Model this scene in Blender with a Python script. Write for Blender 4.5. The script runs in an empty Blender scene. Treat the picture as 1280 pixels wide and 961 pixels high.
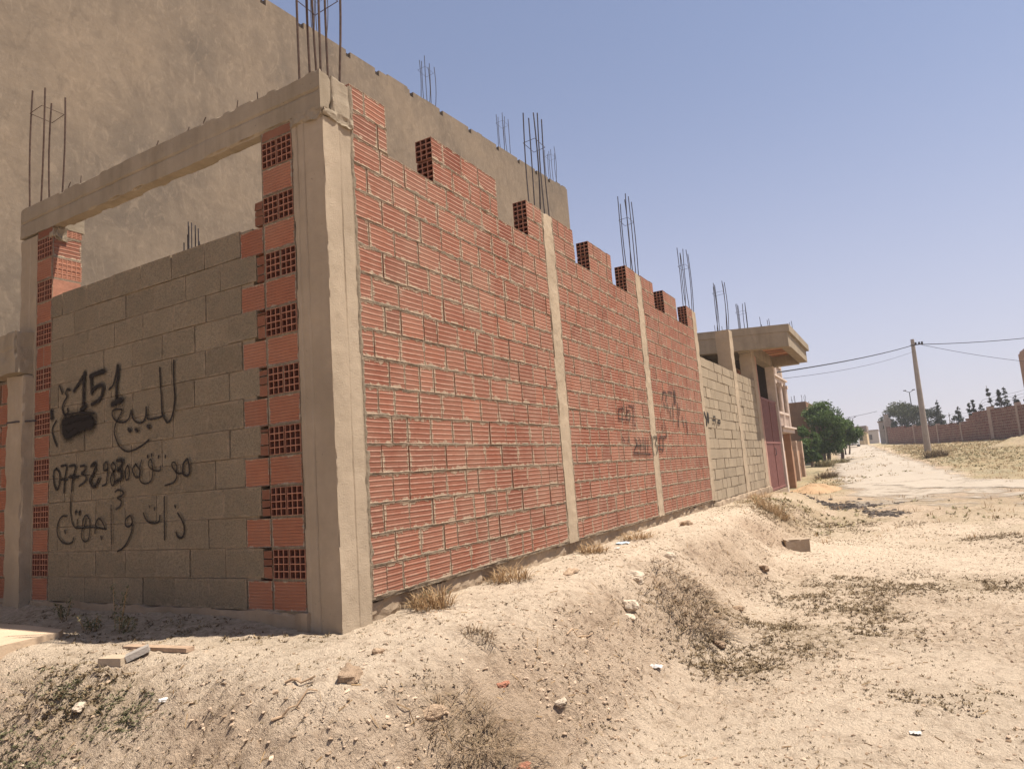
import bpy, math, random
import numpy as np
from mathutils import Matrix, Vector
rad = math.radians
S = bpy.context.scene
COL = S.collection
RND = random.Random(7)

# ---------------------------------------------------------------- camera
cd = bpy.data.cameras.new('camera'); cam = bpy.data.objects.new('camera', cd); COL.objects.link(cam)
cd.sensor_fit = 'HORIZONTAL'; cd.sensor_width = 36.0; cd.lens = 36.0*852.0/1280.0
cd.clip_start = .05; cd.clip_end = 4000
CR = Vector((.86792, .49116, -.07402)); CU = Vector((.12871, -.07846, .98857)); CF = Vector((-.47974, .86753, .13132))
cam.matrix_world = Matrix(((CR.x, CU.x, -CF.x, 0), (CR.y, CU.y, -CF.y, 0), (CR.z, CU.z, -CF.z, 0), (0, 0, 0, 1)))
S.camera = cam
# ---------------------------------------------------------------- sky, sun, exposure
SUN_EL, SUN_AZ = 66.0, 68.0            # azimuth from +Y towards +X
w = bpy.data.worlds.new('World'); S.world = w; w.use_nodes = True
wn = w.node_tree; bg = wn.nodes['Background']
sky = wn.nodes.new('ShaderNodeTexSky'); sky.sky_type = 'NISHITA'; sky.sun_disc = False
sky.sun_elevation = rad(SUN_EL); sky.sun_rotation = rad(SUN_AZ); sky.altitude = 900
sky.air_density = 1.0; sky.dust_density = 1.2; sky.ozone_density = 2.2
# summer haze: the sky pales to a milky lavender towards the horizon
tc = wn.nodes.new('ShaderNodeTexCoord'); sx = wn.nodes.new('ShaderNodeSeparateXYZ'); wn.links.new(tc.outputs['Generated'], sx.inputs[0])
mr = wn.nodes.new('ShaderNodeMapRange'); mr.interpolation_type = 'SMOOTHERSTEP'; wn.links.new(sx.outputs[2], mr.inputs['Value'])
mr.inputs['From Min'].default_value = -.35; mr.inputs['From Max'].default_value = .72; mr.inputs['To Min'].default_value = 1.0; mr.inputs['To Max'].default_value = .17
mx = wn.nodes.new('ShaderNodeMix'); mx.data_type = 'RGBA'; wn.links.new(mr.outputs[0], mx.inputs[0]); wn.links.new(sky.outputs[0], mx.inputs[6]); mx.inputs[7].default_value = (4.75, 4.25, 4.85, 1)
wn.links.new(mx.outputs[2], bg.inputs[0]); bg.inputs[1].default_value = .083
sl = bpy.data.lights.new('sun', 'SUN'); sl.energy = 5.0; sl.angle = rad(.5); sl.color = (1.0, .93, .83)
so = bpy.data.objects.new('sun', sl); COL.objects.link(so)
sv = Vector((math.cos(rad(SUN_EL))*math.sin(rad(SUN_AZ)), math.cos(rad(SUN_EL))*math.cos(rad(SUN_AZ)), math.sin(rad(SUN_EL))))
so.rotation_euler = sv.to_track_quat('Z', 'Y').to_euler(); so.location = sv*50
S.view_settings.view_transform = 'Standard'; S.view_settings.look = 'None'
S.view_settings.exposure = 0.80; S.view_settings.gamma = 1.0; S.view_settings.use_curve_mapping = False

# ---------------------------------------------------------------- noise and terrain
def hsh(i, j, k, seed=0):
    n = (i*374761393 + j*668265263 + k*362437 + seed*974634777) & 0xffffffff
    n = ((n ^ (n >> 13)) * 1274126177) & 0xffffffff
    n = ((n ^ (n >> 16)) * 2246822519) & 0xffffffff
    return ((n ^ (n >> 15)) & 0xffffff) / float(0xffffff)
def vnoise(x, y, z=0.0, seed=0):
    """value noise in -1..1, any array shape"""
    sc = np.ndim(x) == 0 and np.ndim(y) == 0 and np.ndim(z) == 0
    x, y, z = np.broadcast_arrays(np.atleast_1d(np.asarray(x, float)), np.asarray(y, float), np.asarray(z, float))
    i, j, k = np.floor(x).astype(np.int64), np.floor(y).astype(np.int64), np.floor(z).astype(np.int64)
    fx, fy, fz = x-i, y-j, z-k
    fx, fy, fz = [t*t*t*(t*(t*6-15)+10) for t in (fx, fy, fz)]
    r = 0
    for a in (0, 1):
        for b in (0, 1):
            for c in (0, 1):
                w = (fx if a else 1-fx)*(fy if b else 1-fy)*(fz if c else 1-fz)
                r = r + w*hsh(i+a, j+b, k+c, seed)
    r = r*2-1
    return r[0] if sc else r
def fbm(x, y, z=0.0, seed=0, oct=4, gain=.5):
    r, a = 0, 1.0
    for o in range(oct):
        r = r + a*vnoise(x, y, z, seed+o*17); x, y, z = np.asarray(x)*2.03+3.1, np.asarray(y)*2.03+7.7, np.asarray(z)*2.03+1.3; a *= gain
    return r
def sstep(a, b, x):
    t = np.clip((x-a)/(b-a), 0, 1); return t*t*(3-2*t)
PY = [-60, 8, 14, 20, 30, 54, 90, 150, 700]
PZ = [-1.6, -1.6, -1.54, -1.40, -1.12, -.52, .35, .85, 1.0]
def mound(x, y):
    """0 on the open ground .. 1 on the raised bench along the wall"""
    dx = np.maximum(x+2.62+.16*vnoise(x*.9, y*.9, 0, 5), 0)
    d1 = np.maximum(2.62-y+.12*vnoise(x*.8, y*.8, 0, 6), 0); d2 = np.maximum(y-19.5, 0)*.35
    d = np.sqrt(dx*dx+d1*d1+d2*d2)
    return 1-sstep(0, 1.22, d)
def tz0(x, y):
    f = np.interp(y, PY, PZ)
    f = f+np.clip(x-2.0, 0, 9)*.075*sstep(36, 52, y)*(1-sstep(90, 130, y))
    m = mound(x, y)
    z = f+(np.maximum(-.9-np.clip(y-15, 0, 9)*.016, f)-f)*m
    return z
def tz(x, y):
    x = np.asarray(x, float); y = np.asarray(y, float)
    z = tz0(x, y); m = mound(x, y); sl = 4*m*(1-m)
    far = sstep(9, 30, y)
    z = z+.07*np.exp(-((y-3.4)/.34)**2)*sstep(-3.45, -4.3, x)*(y < 4.2)
    z = z+.035*fbm(x*.9, y*.9, 0, 11, 3)*(1-.6*m)+.05*far*fbm(x*.25, y*.25, 0, 12, 3)*sstep(2.0, 6, np.abs(x-1))
    return z
def gz(x, y): return float(tz(x, y))

# ---------------------------------------------------------------- mesh helpers
class MB:
    """collects faces with a uv and a per-face tint, then becomes ONE mesh"""
    def __init__(s): s.v = []; s.f = []; s.uv = []; s.t = []; s.m = []
    def poly(s, pts, uv=None, tint=.5, mat=0):
        b = len(s.v); s.v.extend([tuple(p) for p in pts]); n = len(pts); s.f.append(tuple(range(b, b+n)))
        s.uv.extend(uv if uv else [(.5, .5)]*n); s.t.append(tint); s.m.append(mat)
    def box(s, x0, x1, y0, y1, z0, z1, tint=.5, mat=0, skip='', uvface='', rot=0, org=None, jit=0):
        P = [Vector((x, y, z)) for x in (x0, x1) for y in (y0, y1) for z in (z0, z1)]
        if jit: P = [p+Vector((RND.uniform(-jit, jit), RND.uniform(-jit, jit), RND.uniform(-jit, jit))) for p in P]
        if rot:
            M = Matrix.Rotation(rot, 3, 'Z'); o = Vector(org) if org else Vector(((x0+x1)/2, (y0+y1)/2, 0)); P = [M @ (p-o)+o for p in P]
        F = {'x-': (2, 0, 1, 3), 'x+': (4, 6, 7, 5), 'y-': (0, 4, 5, 1), 'y+': (6, 2, 3, 7), 'z-': (2, 6, 4, 0), 'z+': (1, 5, 7, 3)}
        for k, q in F.items():
            if k in skip.split(): continue
            s.poly([P[i] for i in q], [(0, 0), (1, 0), (1, 1), (0, 1)], tint, mat)
    def holes(s, o, u, v, n, W, H, cols, rows, depth=.09, t=.009, tint=.5, mat=0, dmat=0):
        """end of a hollow brick: a grid of cells going into the brick; n points outwards"""
        o, u, v, n = Vector(o), Vector(u), Vector(v), Vector(n)
        cw, ch = W/cols, H/rows
        for i in range(cols):
            for j in range(rows):
                a = o+u*(i*cw)+v*(j*ch); c = [a, a+u*cw, a+u*cw+v*ch, a+v*ch]
                b = a+u*t*.5+v*t*.5; iw, ih = cw-t, ch-t
                d = [b, b+u*iw, b+u*iw+v*ih, b+v*ih]
                dd = [p-n*depth for p in d]
                for k in range(4):
                    l = (k+1) % 4
                    s.poly([c[k], c[l], d[l], d[k]], None, tint, mat)
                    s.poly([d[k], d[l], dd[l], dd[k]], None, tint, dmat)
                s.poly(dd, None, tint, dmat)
    def tube(s, pts, r, sides=6, r1=None, tint=.5, mat=0, caps=True):
        pts = [Vector(p) for p in pts]; n = len(pts); rings = []
        for i, p in enumerate(pts):
            d = (pts[min(i+1, n-1)]-pts[max(i-1, 0)]).normalized()
            a = d.orthogonal().normalized() if i == 0 else (a-d*a.dot(d)).normalized()
            b = d.cross(a); rr = r if r1 is None else r+(r1-r)*i/(n-1)
            base = len(s.v); rings.append(base)
            s.v.extend([tuple(p+(a*math.cos(2*math.pi*k/sides)+b*math.sin(2*math.pi*k/sides))*rr) for k in range(sides)])
        for i in range(n-1):
            for k in range(sides):
                l = (k+1) % sides
                s.f.append((rings[i]+k, rings[i]+l, rings[i+1]+l, rings[i+1]+k)); s.uv.extend([(0, 0)]*4); s.t.append(tint); s.m.append(mat)
        if caps:
            s.f.append(tuple(rings[0]+k for k in reversed(range(sides)))); s.uv.extend([(0, 0)]*sides); s.t.append(tint); s.m.append(mat)
            s.f.append(tuple(rings[-1]+k for k in range(sides))); s.uv.extend([(0, 0)]*sides); s.t.append(tint); s.m.append(mat)
    def build(s, name, mats, parent=None, smooth=False):
        me = bpy.data.meshes.new(name); me.from_pydata(s.v, [], s.f)
        if not isinstance(mats, (list, tuple)): mats = [mats]
        for m in mats: me.materials.append(m)
        me.polygons.foreach_set('material_index', s.m)
        ul = me.uv_layers.new(name='UVMap'); ul.data.foreach_set('uv', np.array(s.uv, dtype=np.float32).ravel())
        at = me.attributes.new('tint', 'FLOAT', 'FACE'); at.data.foreach_set('value', np.array(s.t, dtype=np.float32))
        if smooth: me.polygons.foreach_set('use_smooth', [True]*len(s.f))
        me.update()
        o = bpy.data.objects.new(name, me); COL.objects.link(o)
        if parent is not None: attach(o, parent)
        return o
def attach(o, p):
    # geometry is given in world metres: keep it there
    o.parent = p; o.matrix_parent_inverse = worldm(p).inverted()
def worldm(q):
    return q.matrix_basis.copy() if q.parent is None else worldm(q.parent) @ q.matrix_parent_inverse @ q.matrix_basis
def gridmesh(name, X, Y, Z, mats, parent=None, attrs=None, smooth=True, uv=None):
    ny, nx = X.shape
    co = np.stack([X, Y, Z], -1).reshape(-1, 3).astype(np.float32)
    idx = np.arange(ny*nx).reshape(ny, nx)
    q = np.stack([idx[:-1, :-1], idx[:-1, 1:], idx[1:, 1:], idx[1:, :-1]], -1).reshape(-1, 4).astype(np.int32)
    return arrmesh(name, co, q, mats, parent, attrs, smooth)
def arrmesh(name, co, q, mats, parent=None, attrs=None, smooth=False, fattrs=None):
    """fast mesh from arrays: co (n,3), q (m,k) all faces with the same corner count"""
    m, k = q.shape
    me = bpy.data.meshes.new(name); me.vertices.add(len(co)); me.vertices.foreach_set('co', np.ascontiguousarray(co, dtype=np.float32).ravel())
    me.loops.add(m*k); me.loops.foreach_set('vertex_index', np.ascontiguousarray(q, dtype=np.int32).ravel())
    me.polygons.add(m); me.polygons.foreach_set('loop_start', np.arange(0, m*k, k, dtype=np.int32))
    me.polygons.foreach_set('use_smooth', [smooth]*m)
    if not isinstance(mats, (list, tuple)): mats = [mats]
    for t in mats: me.materials.append(t)
    me.update(calc_edges=True)
    for nm, a in (attrs or {}).items():
        at = me.attributes.new(nm, 'FLOAT', 'POINT'); at.data.foreach_set('value', np.asarray(a, dtype=np.float32).ravel())
    for nm, a in (fattrs or {}).items():
        at = me.attributes.new(nm, 'FLOAT', 'FACE'); at.data.foreach_set('value', np.asarray(a, dtype=np.float32).ravel())
    o = bpy.data.objects.new(name, me); COL.objects.link(o)
    if parent is not None: attach(o, parent)
    return o
def rough_box(name, x0, x1, y0, y1, z0, z1, mat, parent=None, seg=.04, amp=.004, freq=9, groove=None, seed=0, chip=.012, rot=0, org=None):
    """a cast block: each face a grid, corners worn; groove(face, a, z) gives an inward depth for board marks"""
    cs, qs, n0 = [], [], 0
    cx, cy, cz = (x0+x1)/2, (y0+y1)/2, (z0+z1)/2
    def face(fn, la, lb, key):
        nonlocal n0
        na, nb = max(2, int(la/seg)+1), max(2, int(lb/seg)+1)
        na, nb = min(na, 400), min(nb, 400)
        A, B = np.meshgrid(np.linspace(0, 1, na), np.linspace(0, 1, nb))
        X, Y, Z = fn(A, B)
        X, Y, Z = [np.array(t, float)+0*A for t in (X, Y, Z)]
        P = np.stack([X, Y, Z], -1)
        d = np.stack([fbm(X*freq, Y*freq, Z*freq, 31+seed, 3), fbm(X*freq, Y*freq, Z*freq, 47+seed, 3), fbm(X*freq, Y*freq, Z*freq, 59+seed, 3)], -1)*amp
        # worn arrises
        ex = np.minimum(np.abs(X-x0), np.abs(X-x1)); ey = np.minimum(np.abs(Y-y0), np.abs(Y-y1)); ez = np.minimum(np.abs(Z-z0), np.abs(Z-z1))
        w_ = np.clip(fbm(X*6, Y*6, Z*6, 71+seed, 3)-.1, 0, 1)*chip
        ctr = np.array([cx, cy, cz])
        near = ((ex < seg*.6).astype(float)+(ey < seg*.6)+(ez < seg*.6)-1).clip(0, 1)
        d = d-np.sign(P-ctr)*np.stack([(ex < seg*.6), (ey < seg*.6), (ez < seg*.6)], -1)*(w_*near)[..., None]
        if groove is not None:
            g = groove(key, X, Y, Z)*(1-near)
            ax = {'x': 0, 'y': 1, 'z': 2}[key[0]]; d[..., ax] -= (1 if key[1] == '+' else -1)*g
        P = P+d
        if rot:
            o = np.array(org if org else (cx, cy, 0.)); c, s_ = math.cos(rot), math.sin(rot)
            Q = P-o; P = np.stack([Q[..., 0]*c-Q[..., 1]*s_, Q[..., 0]*s_+Q[..., 1]*c, Q[..., 2]], -1)+o
        idx = np.arange(na*nb).reshape(nb, na)+n0; n0 += na*nb
        cs.append(P.reshape(-1, 3)); qs.append(np.stack([idx[:-1, :-1], idx[:-1, 1:], idx[1:, 1:], idx[1:, :-1]], -1).reshape(-1, 4))
    W, D, H = x1-x0, y1-y0, z1-z0
    face(lambda A, B: (x0+A*W, y0, z0+B*H), W, H, 'y-'); face(lambda A, B: (x1-A*W, y1, z0+B*H), W, H, 'y+')
    face(lambda A, B: (x1, y0+A*D, z0+B*H), D, H, 'x+'); face(lambda A, B: (x0, y1-A*D, z0+B*H), D, H, 'x-')
    face(lambda A, B: (x0+A*W, y0+B*D, z1), W, D, 'z+'); face(lambda A, B: (x0+A*W, y1-B*D, z0), W, D, 'z-')
    return arrmesh(name, np.concatenate(cs), np.concatenate(qs), mat, parent, None, False)
def thing(name, label, cat, loc=(0, 0, 0), group=None, kind=None):
    o = bpy.data.objects.new(name, None); COL.objects.link(o); o.location = loc; o.empty_display_size = .2
    return tag(o, label, cat, group, kind)
def tag(o, label=None, cat=None, group=None, kind=None):
    for k, v in (('label', label), ('category', cat), ('group', group), ('kind', kind)):
        if v: o[k] = v
    return o

# ---------------------------------------------------------------- materials
class NT:
    def __init__(s, name, rough=.9, spec=.15):
        s.mat = bpy.data.materials.new(name); s.mat.use_nodes = True; s.t = s.mat.node_tree; s.b = s.t.nodes['Principled BSDF']
        s.b.inputs['Roughness'].default_value = rough; s.b.inputs['Specular IOR Level'].default_value = spec
    def n(s, typ, **kw):
        nd = s.t.nodes.new('ShaderNode'+typ)
        for k, v in kw.items(): setattr(nd, k, v)
        return nd
    def l(s, a, b): s.t.links.new(a, b)
    def geo(s):
        return s.n('NewGeometry').outputs['Position']
    def noise(s, scale, detail=4, rough=.6, vec=None, stretch=None, dist=0.0):
        nd = s.n('TexNoise'); nd.inputs['Scale'].default_value = scale; nd.inputs['Detail'].default_value = detail; nd.inputs['Roughness'].default_value = rough; nd.inputs['Distortion'].default_value = dist
        v = vec or s.geo()
        if stretch:
            m = s.n('Mapping'); m.inputs['Scale'].default_value = stretch; s.l(v, m.inputs['Vector']); v = m.outputs[0]
        s.l(v, nd.inputs['Vector']); return nd.outputs['Fac']
    def ramp(s, f, a, b, ca=0.0, cb=1.0):
        nd = s.n('MapRange'); nd.inputs['From Min'].default_value = a; nd.inputs['From Max'].default_value = b
        nd.inputs['To Min'].default_value = ca; nd.inputs['To Max'].default_value = cb; s.l(f, nd.inputs['Value']); return nd.outputs[0]
    def mix(s, f, a, b, mode='MIX'):
        nd = s.n('Mix', data_type='RGBA', blend_type=mode); s.put(f, nd.inputs[0]); s.put(a, nd.inputs[6]); s.put(b, nd.inputs[7]); return nd.outputs[2]
    def put(s, v, sock):
        if isinstance(v, (int, float)): sock.default_value = v
        elif isinstance(v, tuple): sock.default_value = (*v, 1) if len(v) == 3 else v
        else: s.l(v, sock)
    def math(s, op, a, b=0.0):
        nd = s.n('Math', operation=op); s.put(a, nd.inputs[0]); s.put(b, nd.inputs[1]); return nd.outputs[0]
    def attr(s, name): return s.n('Attribute', attribute_name=name).outputs['Fac']
    def bump(s, h, dist=.01, strength=1.0, prev=None):
        nd = s.n('Bump'); nd.inputs['Distance'].default_value = dist; nd.inputs['Strength'].default_value = strength; s.l(h, nd.inputs['Height'])
        if prev: s.l(prev, nd.inputs['Normal'])
        s.l(nd.outputs[0], s.b.inputs['Normal']); return nd.outputs[0]
    def col(s, c): s.put(c, s.b.inputs['Base Color']); return s.mat

def mat_plain(name, c, rough=.8, var=.25, scale=6, bump=.0):
    t = NT(name, rough); n = t.noise(scale, 5)
    f = t.ramp(n, .3, .7)
    lo = tuple(x*(1-var) for x in c); hi = tuple(min(1, x*(1+var)) for x in c)
    if bump: t.bump(t.noise(scale*8, 3), bump)
    return t.col(t.mix(f, lo, hi))
def mat_concrete(name, c, stain=.5, fine=90, pores=True):
    t = NT(name, .92, .1)
    big = t.ramp(t.noise(1.6, 5, .65), .32, .68); mid = t.ramp(t.noise(11, 4, .7), .3, .7)
    streak = t.ramp(t.noise(5, 4, .6, stretch=(1, 1, .13)), .42, .72)
    a = t.mix(big, tuple(x*.82 for x in c), tuple(x*1.12 for x in c))
    a = t.mix(t.math('MULTIPLY', mid, .35), a, tuple(x*.72 for x in c))
    a = t.mix(t.math('MULTIPLY', streak, stain*.55), a, (c[0]*.58, c[1]*.56, c[2]*.52))
    h = t.noise(fine, 3, .6)
    if pores:
        vo = t.n('TexVoronoi', feature='F1'); vo.inputs['Scale'].default_value = 26; t.l(t.geo(), vo.inputs['Vector'])
        p = t.math('MULTIPLY', t.math('LESS_THAN', vo.outputs['Distance'], .085), t.ramp(t.noise(3, 2), .45, .6))
        a = t.mix(t.math('MULTIPLY', p, .75), a, tuple(x*.3 for x in c)); h = t.math('SUBTRACT', h, t.math('MULTIPLY', p, 2.0))
    t.bump(h, .004)
    return t.col(a)
def mat_brick(name, c, ridge=.55, rows=5.0, mortar=(.40, .335, .255), smear=.5):
    """hollow clay brick: pale smeared ridges over finer grooves, mortar dragged over the arrises"""
    t = NT(name, .93, .08)
    uv = t.n('UVMap').outputs[0]; sep = t.n('SeparateXYZ'); t.l(uv, sep.inputs[0]); u, v = sep.outputs[0], sep.outputs[1]
    tint = t.attr('tint')
    base = t.mix(tint, (c[0]*.72, c[1]*.66, c[2]*.66), (c[0]*1.22, c[1]*1.28, c[2]*1.25))
    wn_ = t.n('TexWhiteNoise', noise_dimensions='1D'); t.l(tint, wn_.inputs['W'])
    nz = t.noise(7, 4, .7); nf = t.noise(38, 3, .6)
    base = t.mix(t.math('MULTIPLY', t.ramp(nz, .35, .7), .55), base, (c[0]*.74, c[1]*.72, c[2]*.74))
    # wide ridges
    wv = t.math('FRACT', t.math('MULTIPLY', v, rows)); tri = t.math('ABSOLUTE', t.math('SUBTRACT', wv, .5))   # .5 at ridge edges
    rd = t.ramp(tri, .30, .46)
    rstr = t.math('MULTIPLY', t.math('MULTIPLY', rd, t.ramp(nz, .3, .62, .1, 1.0)), t.ramp(nf, .3, .6, .6, 1.0))
    base = t.mix(t.math('MULTIPLY', rstr, ridge), base, (.46, .29, .215))
    fine = t.math('ABSOLUTE', t.math('SUBTRACT', t.math('FRACT', t.math('MULTIPLY', v, rows*3)), .5))
    base = t.mix(t.math('MULTIPLY', t.ramp(fine, .3, .5), .22), base, (c[0]*.5, c[1]*.45, c[2]*.45))
    base = t.mix(t.math('MULTIPLY', t.ramp(t.noise(1.3, 6, .7), .38, .7), .34), base, (.36, .25, .18))
    # mortar dragged over the edges
    eu = t.math('MINIMUM', u, t.math('SUBTRACT', 1.0, u)); ev = t.math('MINIMUM', v, t.math('SUBTRACT', 1.0, v))
    e = t.math('MINIMUM', t.math('MULTIPLY', eu, 1.45), ev)
    th = t.math('MULTIPLY', t.ramp(t.noise(9, 4, .75), .42, .75), .30*smear)
    th = t.math('ADD', th, t.math('MULTIPLY', t.math('SUBTRACT', nf, .45), .10))
    sm = t.ramp(t.math('SUBTRACT', th, e), -.015, .03)
    mcol = t.mix(t.ramp(nf, .3, .7), tuple(x*.8 for x in mortar), tuple(x*1.15 for x in mortar))
    base = t.mix(t.math('MULTIPLY', sm, .9), base, mcol)
    hgt = t.math('ADD', t.math('MULTIPLY', rd, .8), t.math('ADD', t.math('MULTIPLY', t.ramp(fine, .3, .5), -.35), t.math('MULTIPLY', nf, .6)))
    hgt = t.math('ADD', hgt, t.math('MULTIPLY', sm, .9))
    t.bump(hgt, .006)
    return t.col(base)
M = {}
M['concrete'] = mat_concrete('cast_concrete', (.355, .28, .20))
M['concrete_b'] = mat_concrete('beam_concrete', (.31, .25, .18), 1.2)
M['footing'] = mat_concrete('footing_concrete', (.33, .25, .175), .6)
M['post'] = mat_concrete('post_concrete', (.385, .30, .21), .3)
M['mortar'] = mat_plain('mortar', (.335, .262, .185), .95, .3, 42, .02)
M['mortar_grey'] = mat_plain('grey_mortar', (.30, .235, .165), .95, .2, 30, .008)
M['brick'] = mat_brick('red_hollow_brick', (.228, .084, .053), .95, 5.0, (.315, .235, .165), .75)
M['brick_plain'] = mat_brick('orange_clay_brick', (.37, .145, .085), .06, 9.0, smear=.3)
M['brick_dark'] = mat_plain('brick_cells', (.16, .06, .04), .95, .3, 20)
M['brick_web'] = mat_plain('brick_webs', (.33, .155, .10), .95, .2, 25)
def mat_block():
    t = NT('concrete_block', .96, .05); tint = t.attr('tint')
    c = (.305, .247, .172)
    a = t.mix(tint, tuple(x*.84 for x in c), tuple(x*1.16 for x in c))
    g = t.noise(70, 3, .8); m_ = t.noise(9, 4, .7)
    a = t.mix(t.math('MULTIPLY', t.ramp(g, .40, .62), .6), a, tuple(x*.42 for x in c))
    sep = t.n('SeparateXYZ'); t.l(t.n('UVMap').outputs[0], sep.inputs[0]); eu = t.math('MINIMUM', sep.outputs[0], t.math('SUBTRACT', 1.0, sep.outputs[0])); ev = t.math('MINIMUM', sep.outputs[1], t.math('SUBTRACT', 1.0, sep.outputs[1]))
    ed = t.math('SUBTRACT', t.math('MULTIPLY', t.ramp(t.noise(11, 5, .75), .45, .75), .22), t.math('MINIMUM', t.math('MULTIPLY', eu, 2.0), ev))
    a = t.mix(t.math('MULTIPLY', t.ramp(ed, -.01, .05), .7), a, (.37, .285, .2))
    a = t.mix(t.math('MULTIPLY', t.ramp(t.noise(3.1, 5, .7), .45, .72), .45), a, tuple(x*.66 for x in c))
    a = t.mix(t.math('MULTIPLY', t.ramp(m_, .4, .75), .4), a, (c[0]*1.15, c[1]*1.02, c[2]*.95))
    t.bump(t.math('ADD', g, t.noise(45, 3, .7)), .02); return t.col(a)
M['block'] = mat_block()
def mat_paleblock():
    t = NT('pale_block', .96, .05); tint = t.attr('tint'); c = (.32, .255, .18)
    a = t.mix(tint, tuple(x*.84 for x in c), tuple(x*1.14 for x in c)); g = t.noise(60, 3, .7)
    a = t.mix(t.math('MULTIPLY', t.ramp(g, .4, .7), .3), a, tuple(x*.6 for x in c)); t.bump(g, .01); return t.col(a)
M['paleblock'] = mat_paleblock()
M['steel'] = mat_plain('rusty_steel', (.055, .045, .045), .7, .4, 30)
M['steel_brown'] = mat_plain('brown_rusted_steel', (.07, .042, .03), .8, .4, 30)
def mat_render():
    t = NT('cement_render', .95, .06); c = (.198, .154, .112)
    p = t.geo()
    b1 = t.ramp(t.noise(.55, 6, .62), .36, .66); b2 = t.ramp(t.noise(2.2, 6, .72, stretch=(1, 1, .7)), .36, .68); b3 = t.ramp(t.noise(9, 5, .75), .35, .68)
    a = t.mix(b1, (c[0]*.62, c[1]*.64, c[2]*.68), (c[0]*1.13, c[1]*1.10, c[2]*1.05))
    a = t.mix(t.math('MULTIPLY', b2, .55), a, (c[0]*1.22, c[1]*1.22, c[2]*1.2))
    a = t.mix(t.math('MULTIPLY', b3, .35), a, (c[0]*.66, c[1]*.66, c[2]*.68))
    vo = t.noise(2.6, 8, .78, stretch=(1, 1, .6), dist=1.4)
    v2 = t.noise(5.5, 6, .7, stretch=(1, 1, .5), dist=2.2)
    a = t.mix(t.math('MULTIPLY', t.ramp(v2, .52, .64), .5), a, (c[0]*1.3, c[1]*1.28, c[2]*1.25))
    dr = t.noise(2.2, 3, .5, stretch=(1, 1, .06)); a = t.mix(t.math('MULTIPLY', t.ramp(dr, .55, .7), .28), a, (c[0]*.6, c[1]*.6, c[2]*.62))
    a = t.mix(t.math('MULTIPLY', t.ramp(vo, .5, .72), .75), a, (c[0]*.62, c[1]*.62, c[2]*.64))
    t.bump(t.math('ADD', t.math('MULTIPLY', t.noise(14, 5, .6), .35), t.math('MULTIPLY', t.noise(2.5, 4), 1.5)), .009)
    return t.col(a)
M['render'] = mat_render()
def mat_paint(name, alpha=1.0):
    t = NT(name, .75, .2); t.mat.blend_method = 'HASHED' if hasattr(t.mat, 'blend_method') else None
    uv = t.n('UVMap').outputs[0]; sep = t.n('SeparateXYZ'); t.l(uv, sep.inputs[0])
    e = t.math('SUBTRACT', .5, t.math('ABSOLUTE', t.math('SUBTRACT', sep.outputs[1], .5)))      # 0 at the rim .. .5
    f = t.math('ADD', e, t.math('MULTIPLY', t.math('SUBTRACT', t.noise(160, 2, .7), .5), .5))
    al = t.math('MULTIPLY', t.ramp(f, .03, .26), alpha)
    t.l(al, t.b.inputs['Alpha']); return t.col((.017, .013, .012))
M['paint'] = mat_paint('black_spray_paint', .97)
M['overspray'] = mat_paint('paint_overspray', .30)
M['paint_faint'] = mat_paint('faded_spray_paint', .62)
def mat_dirt():
    t = NT('dry_dirt', .98, .03)
    wd, ro = t.attr('weedy_shade'), t.attr('rough_soil')
    p = t.geo()
    n1 = t.ramp(t.noise(1.3, 6, .65), .33, .67); n2 = t.ramp(t.noise(9, 6, .7), .36, .66); n3 = t.ramp(t.noise(55, 4, .7), .35, .68)
    pale = (.75, .605, .45); tan = (.47, .345, .24); brown = (.27, .185, .125)
    a = t.mix(n1, pale, tuple(x*.88 for x in pale))
    a = t.mix(t.math('MULTIPLY', ro, .9), a, tan)
    a = t.mix(t.math('MULTIPLY', t.ramp(n2, .45, .95), t.math('ADD', .42, t.math('MULTIPLY', ro, .3))), a, brown)
    a = t.mix(t.math('MULTIPLY', n3, .38), a, tuple(x*.66 for x in tan))
    sp = t.ramp(t.noise(34, 5, .8), .56, .66)
    a = t.mix(t.math('MULTIPLY', sp, t.math('ADD', .10, t.math('MULTIPLY', ro, .36))), a, (.20, .135, .09))
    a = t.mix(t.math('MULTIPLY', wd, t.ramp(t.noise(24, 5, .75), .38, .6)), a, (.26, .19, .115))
    dg = t.attr('dry_grass'); gn = t.ramp(t.noise(2.2, 6, .75), .32, .66)
    a = t.mix(t.math('MULTIPLY', dg, t.ramp(gn, 0, 1, .45, 1.0)), a, t.mix(t.ramp(t.noise(.7, 5, .7), .35, .65), (.36, .275, .155), (.225, .20, .115)))
    h = t.math('ADD', t.noise(22, 6, .75), t.math('MULTIPLY', t.noise(85, 4, .7), .5))
    t.bump(h, .055, .95)
    return t.col(a)
M['dirt'] = mat_dirt()
def mat_road():
    t = NT('gravel_road', .95, .08)
    n1 = t.ramp(t.noise(.35, 5, .6, stretch=(1, .3, 1)), .3, .7); n2 = t.ramp(t.noise(5, 5, .7), .35, .68)
    a = t.mix(n1, (.40, .34, .27), (.33, .275, .215)); a = t.mix(t.math('MULTIPLY', n2, .35), a, (.30, .245, .19))
    e = t.attr('edge'); al = t.ramp(t.math('ADD', e, t.math('MULTIPLY', t.math('SUBTRACT', t.noise(1.2, 5, .7), .5), 1.1)), .12, .34)
    t.l(al, t.b.inputs['Alpha']); t.bump(t.noise(20, 5, .7), .02); return t.col(a)
M['road'] = mat_road()
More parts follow.
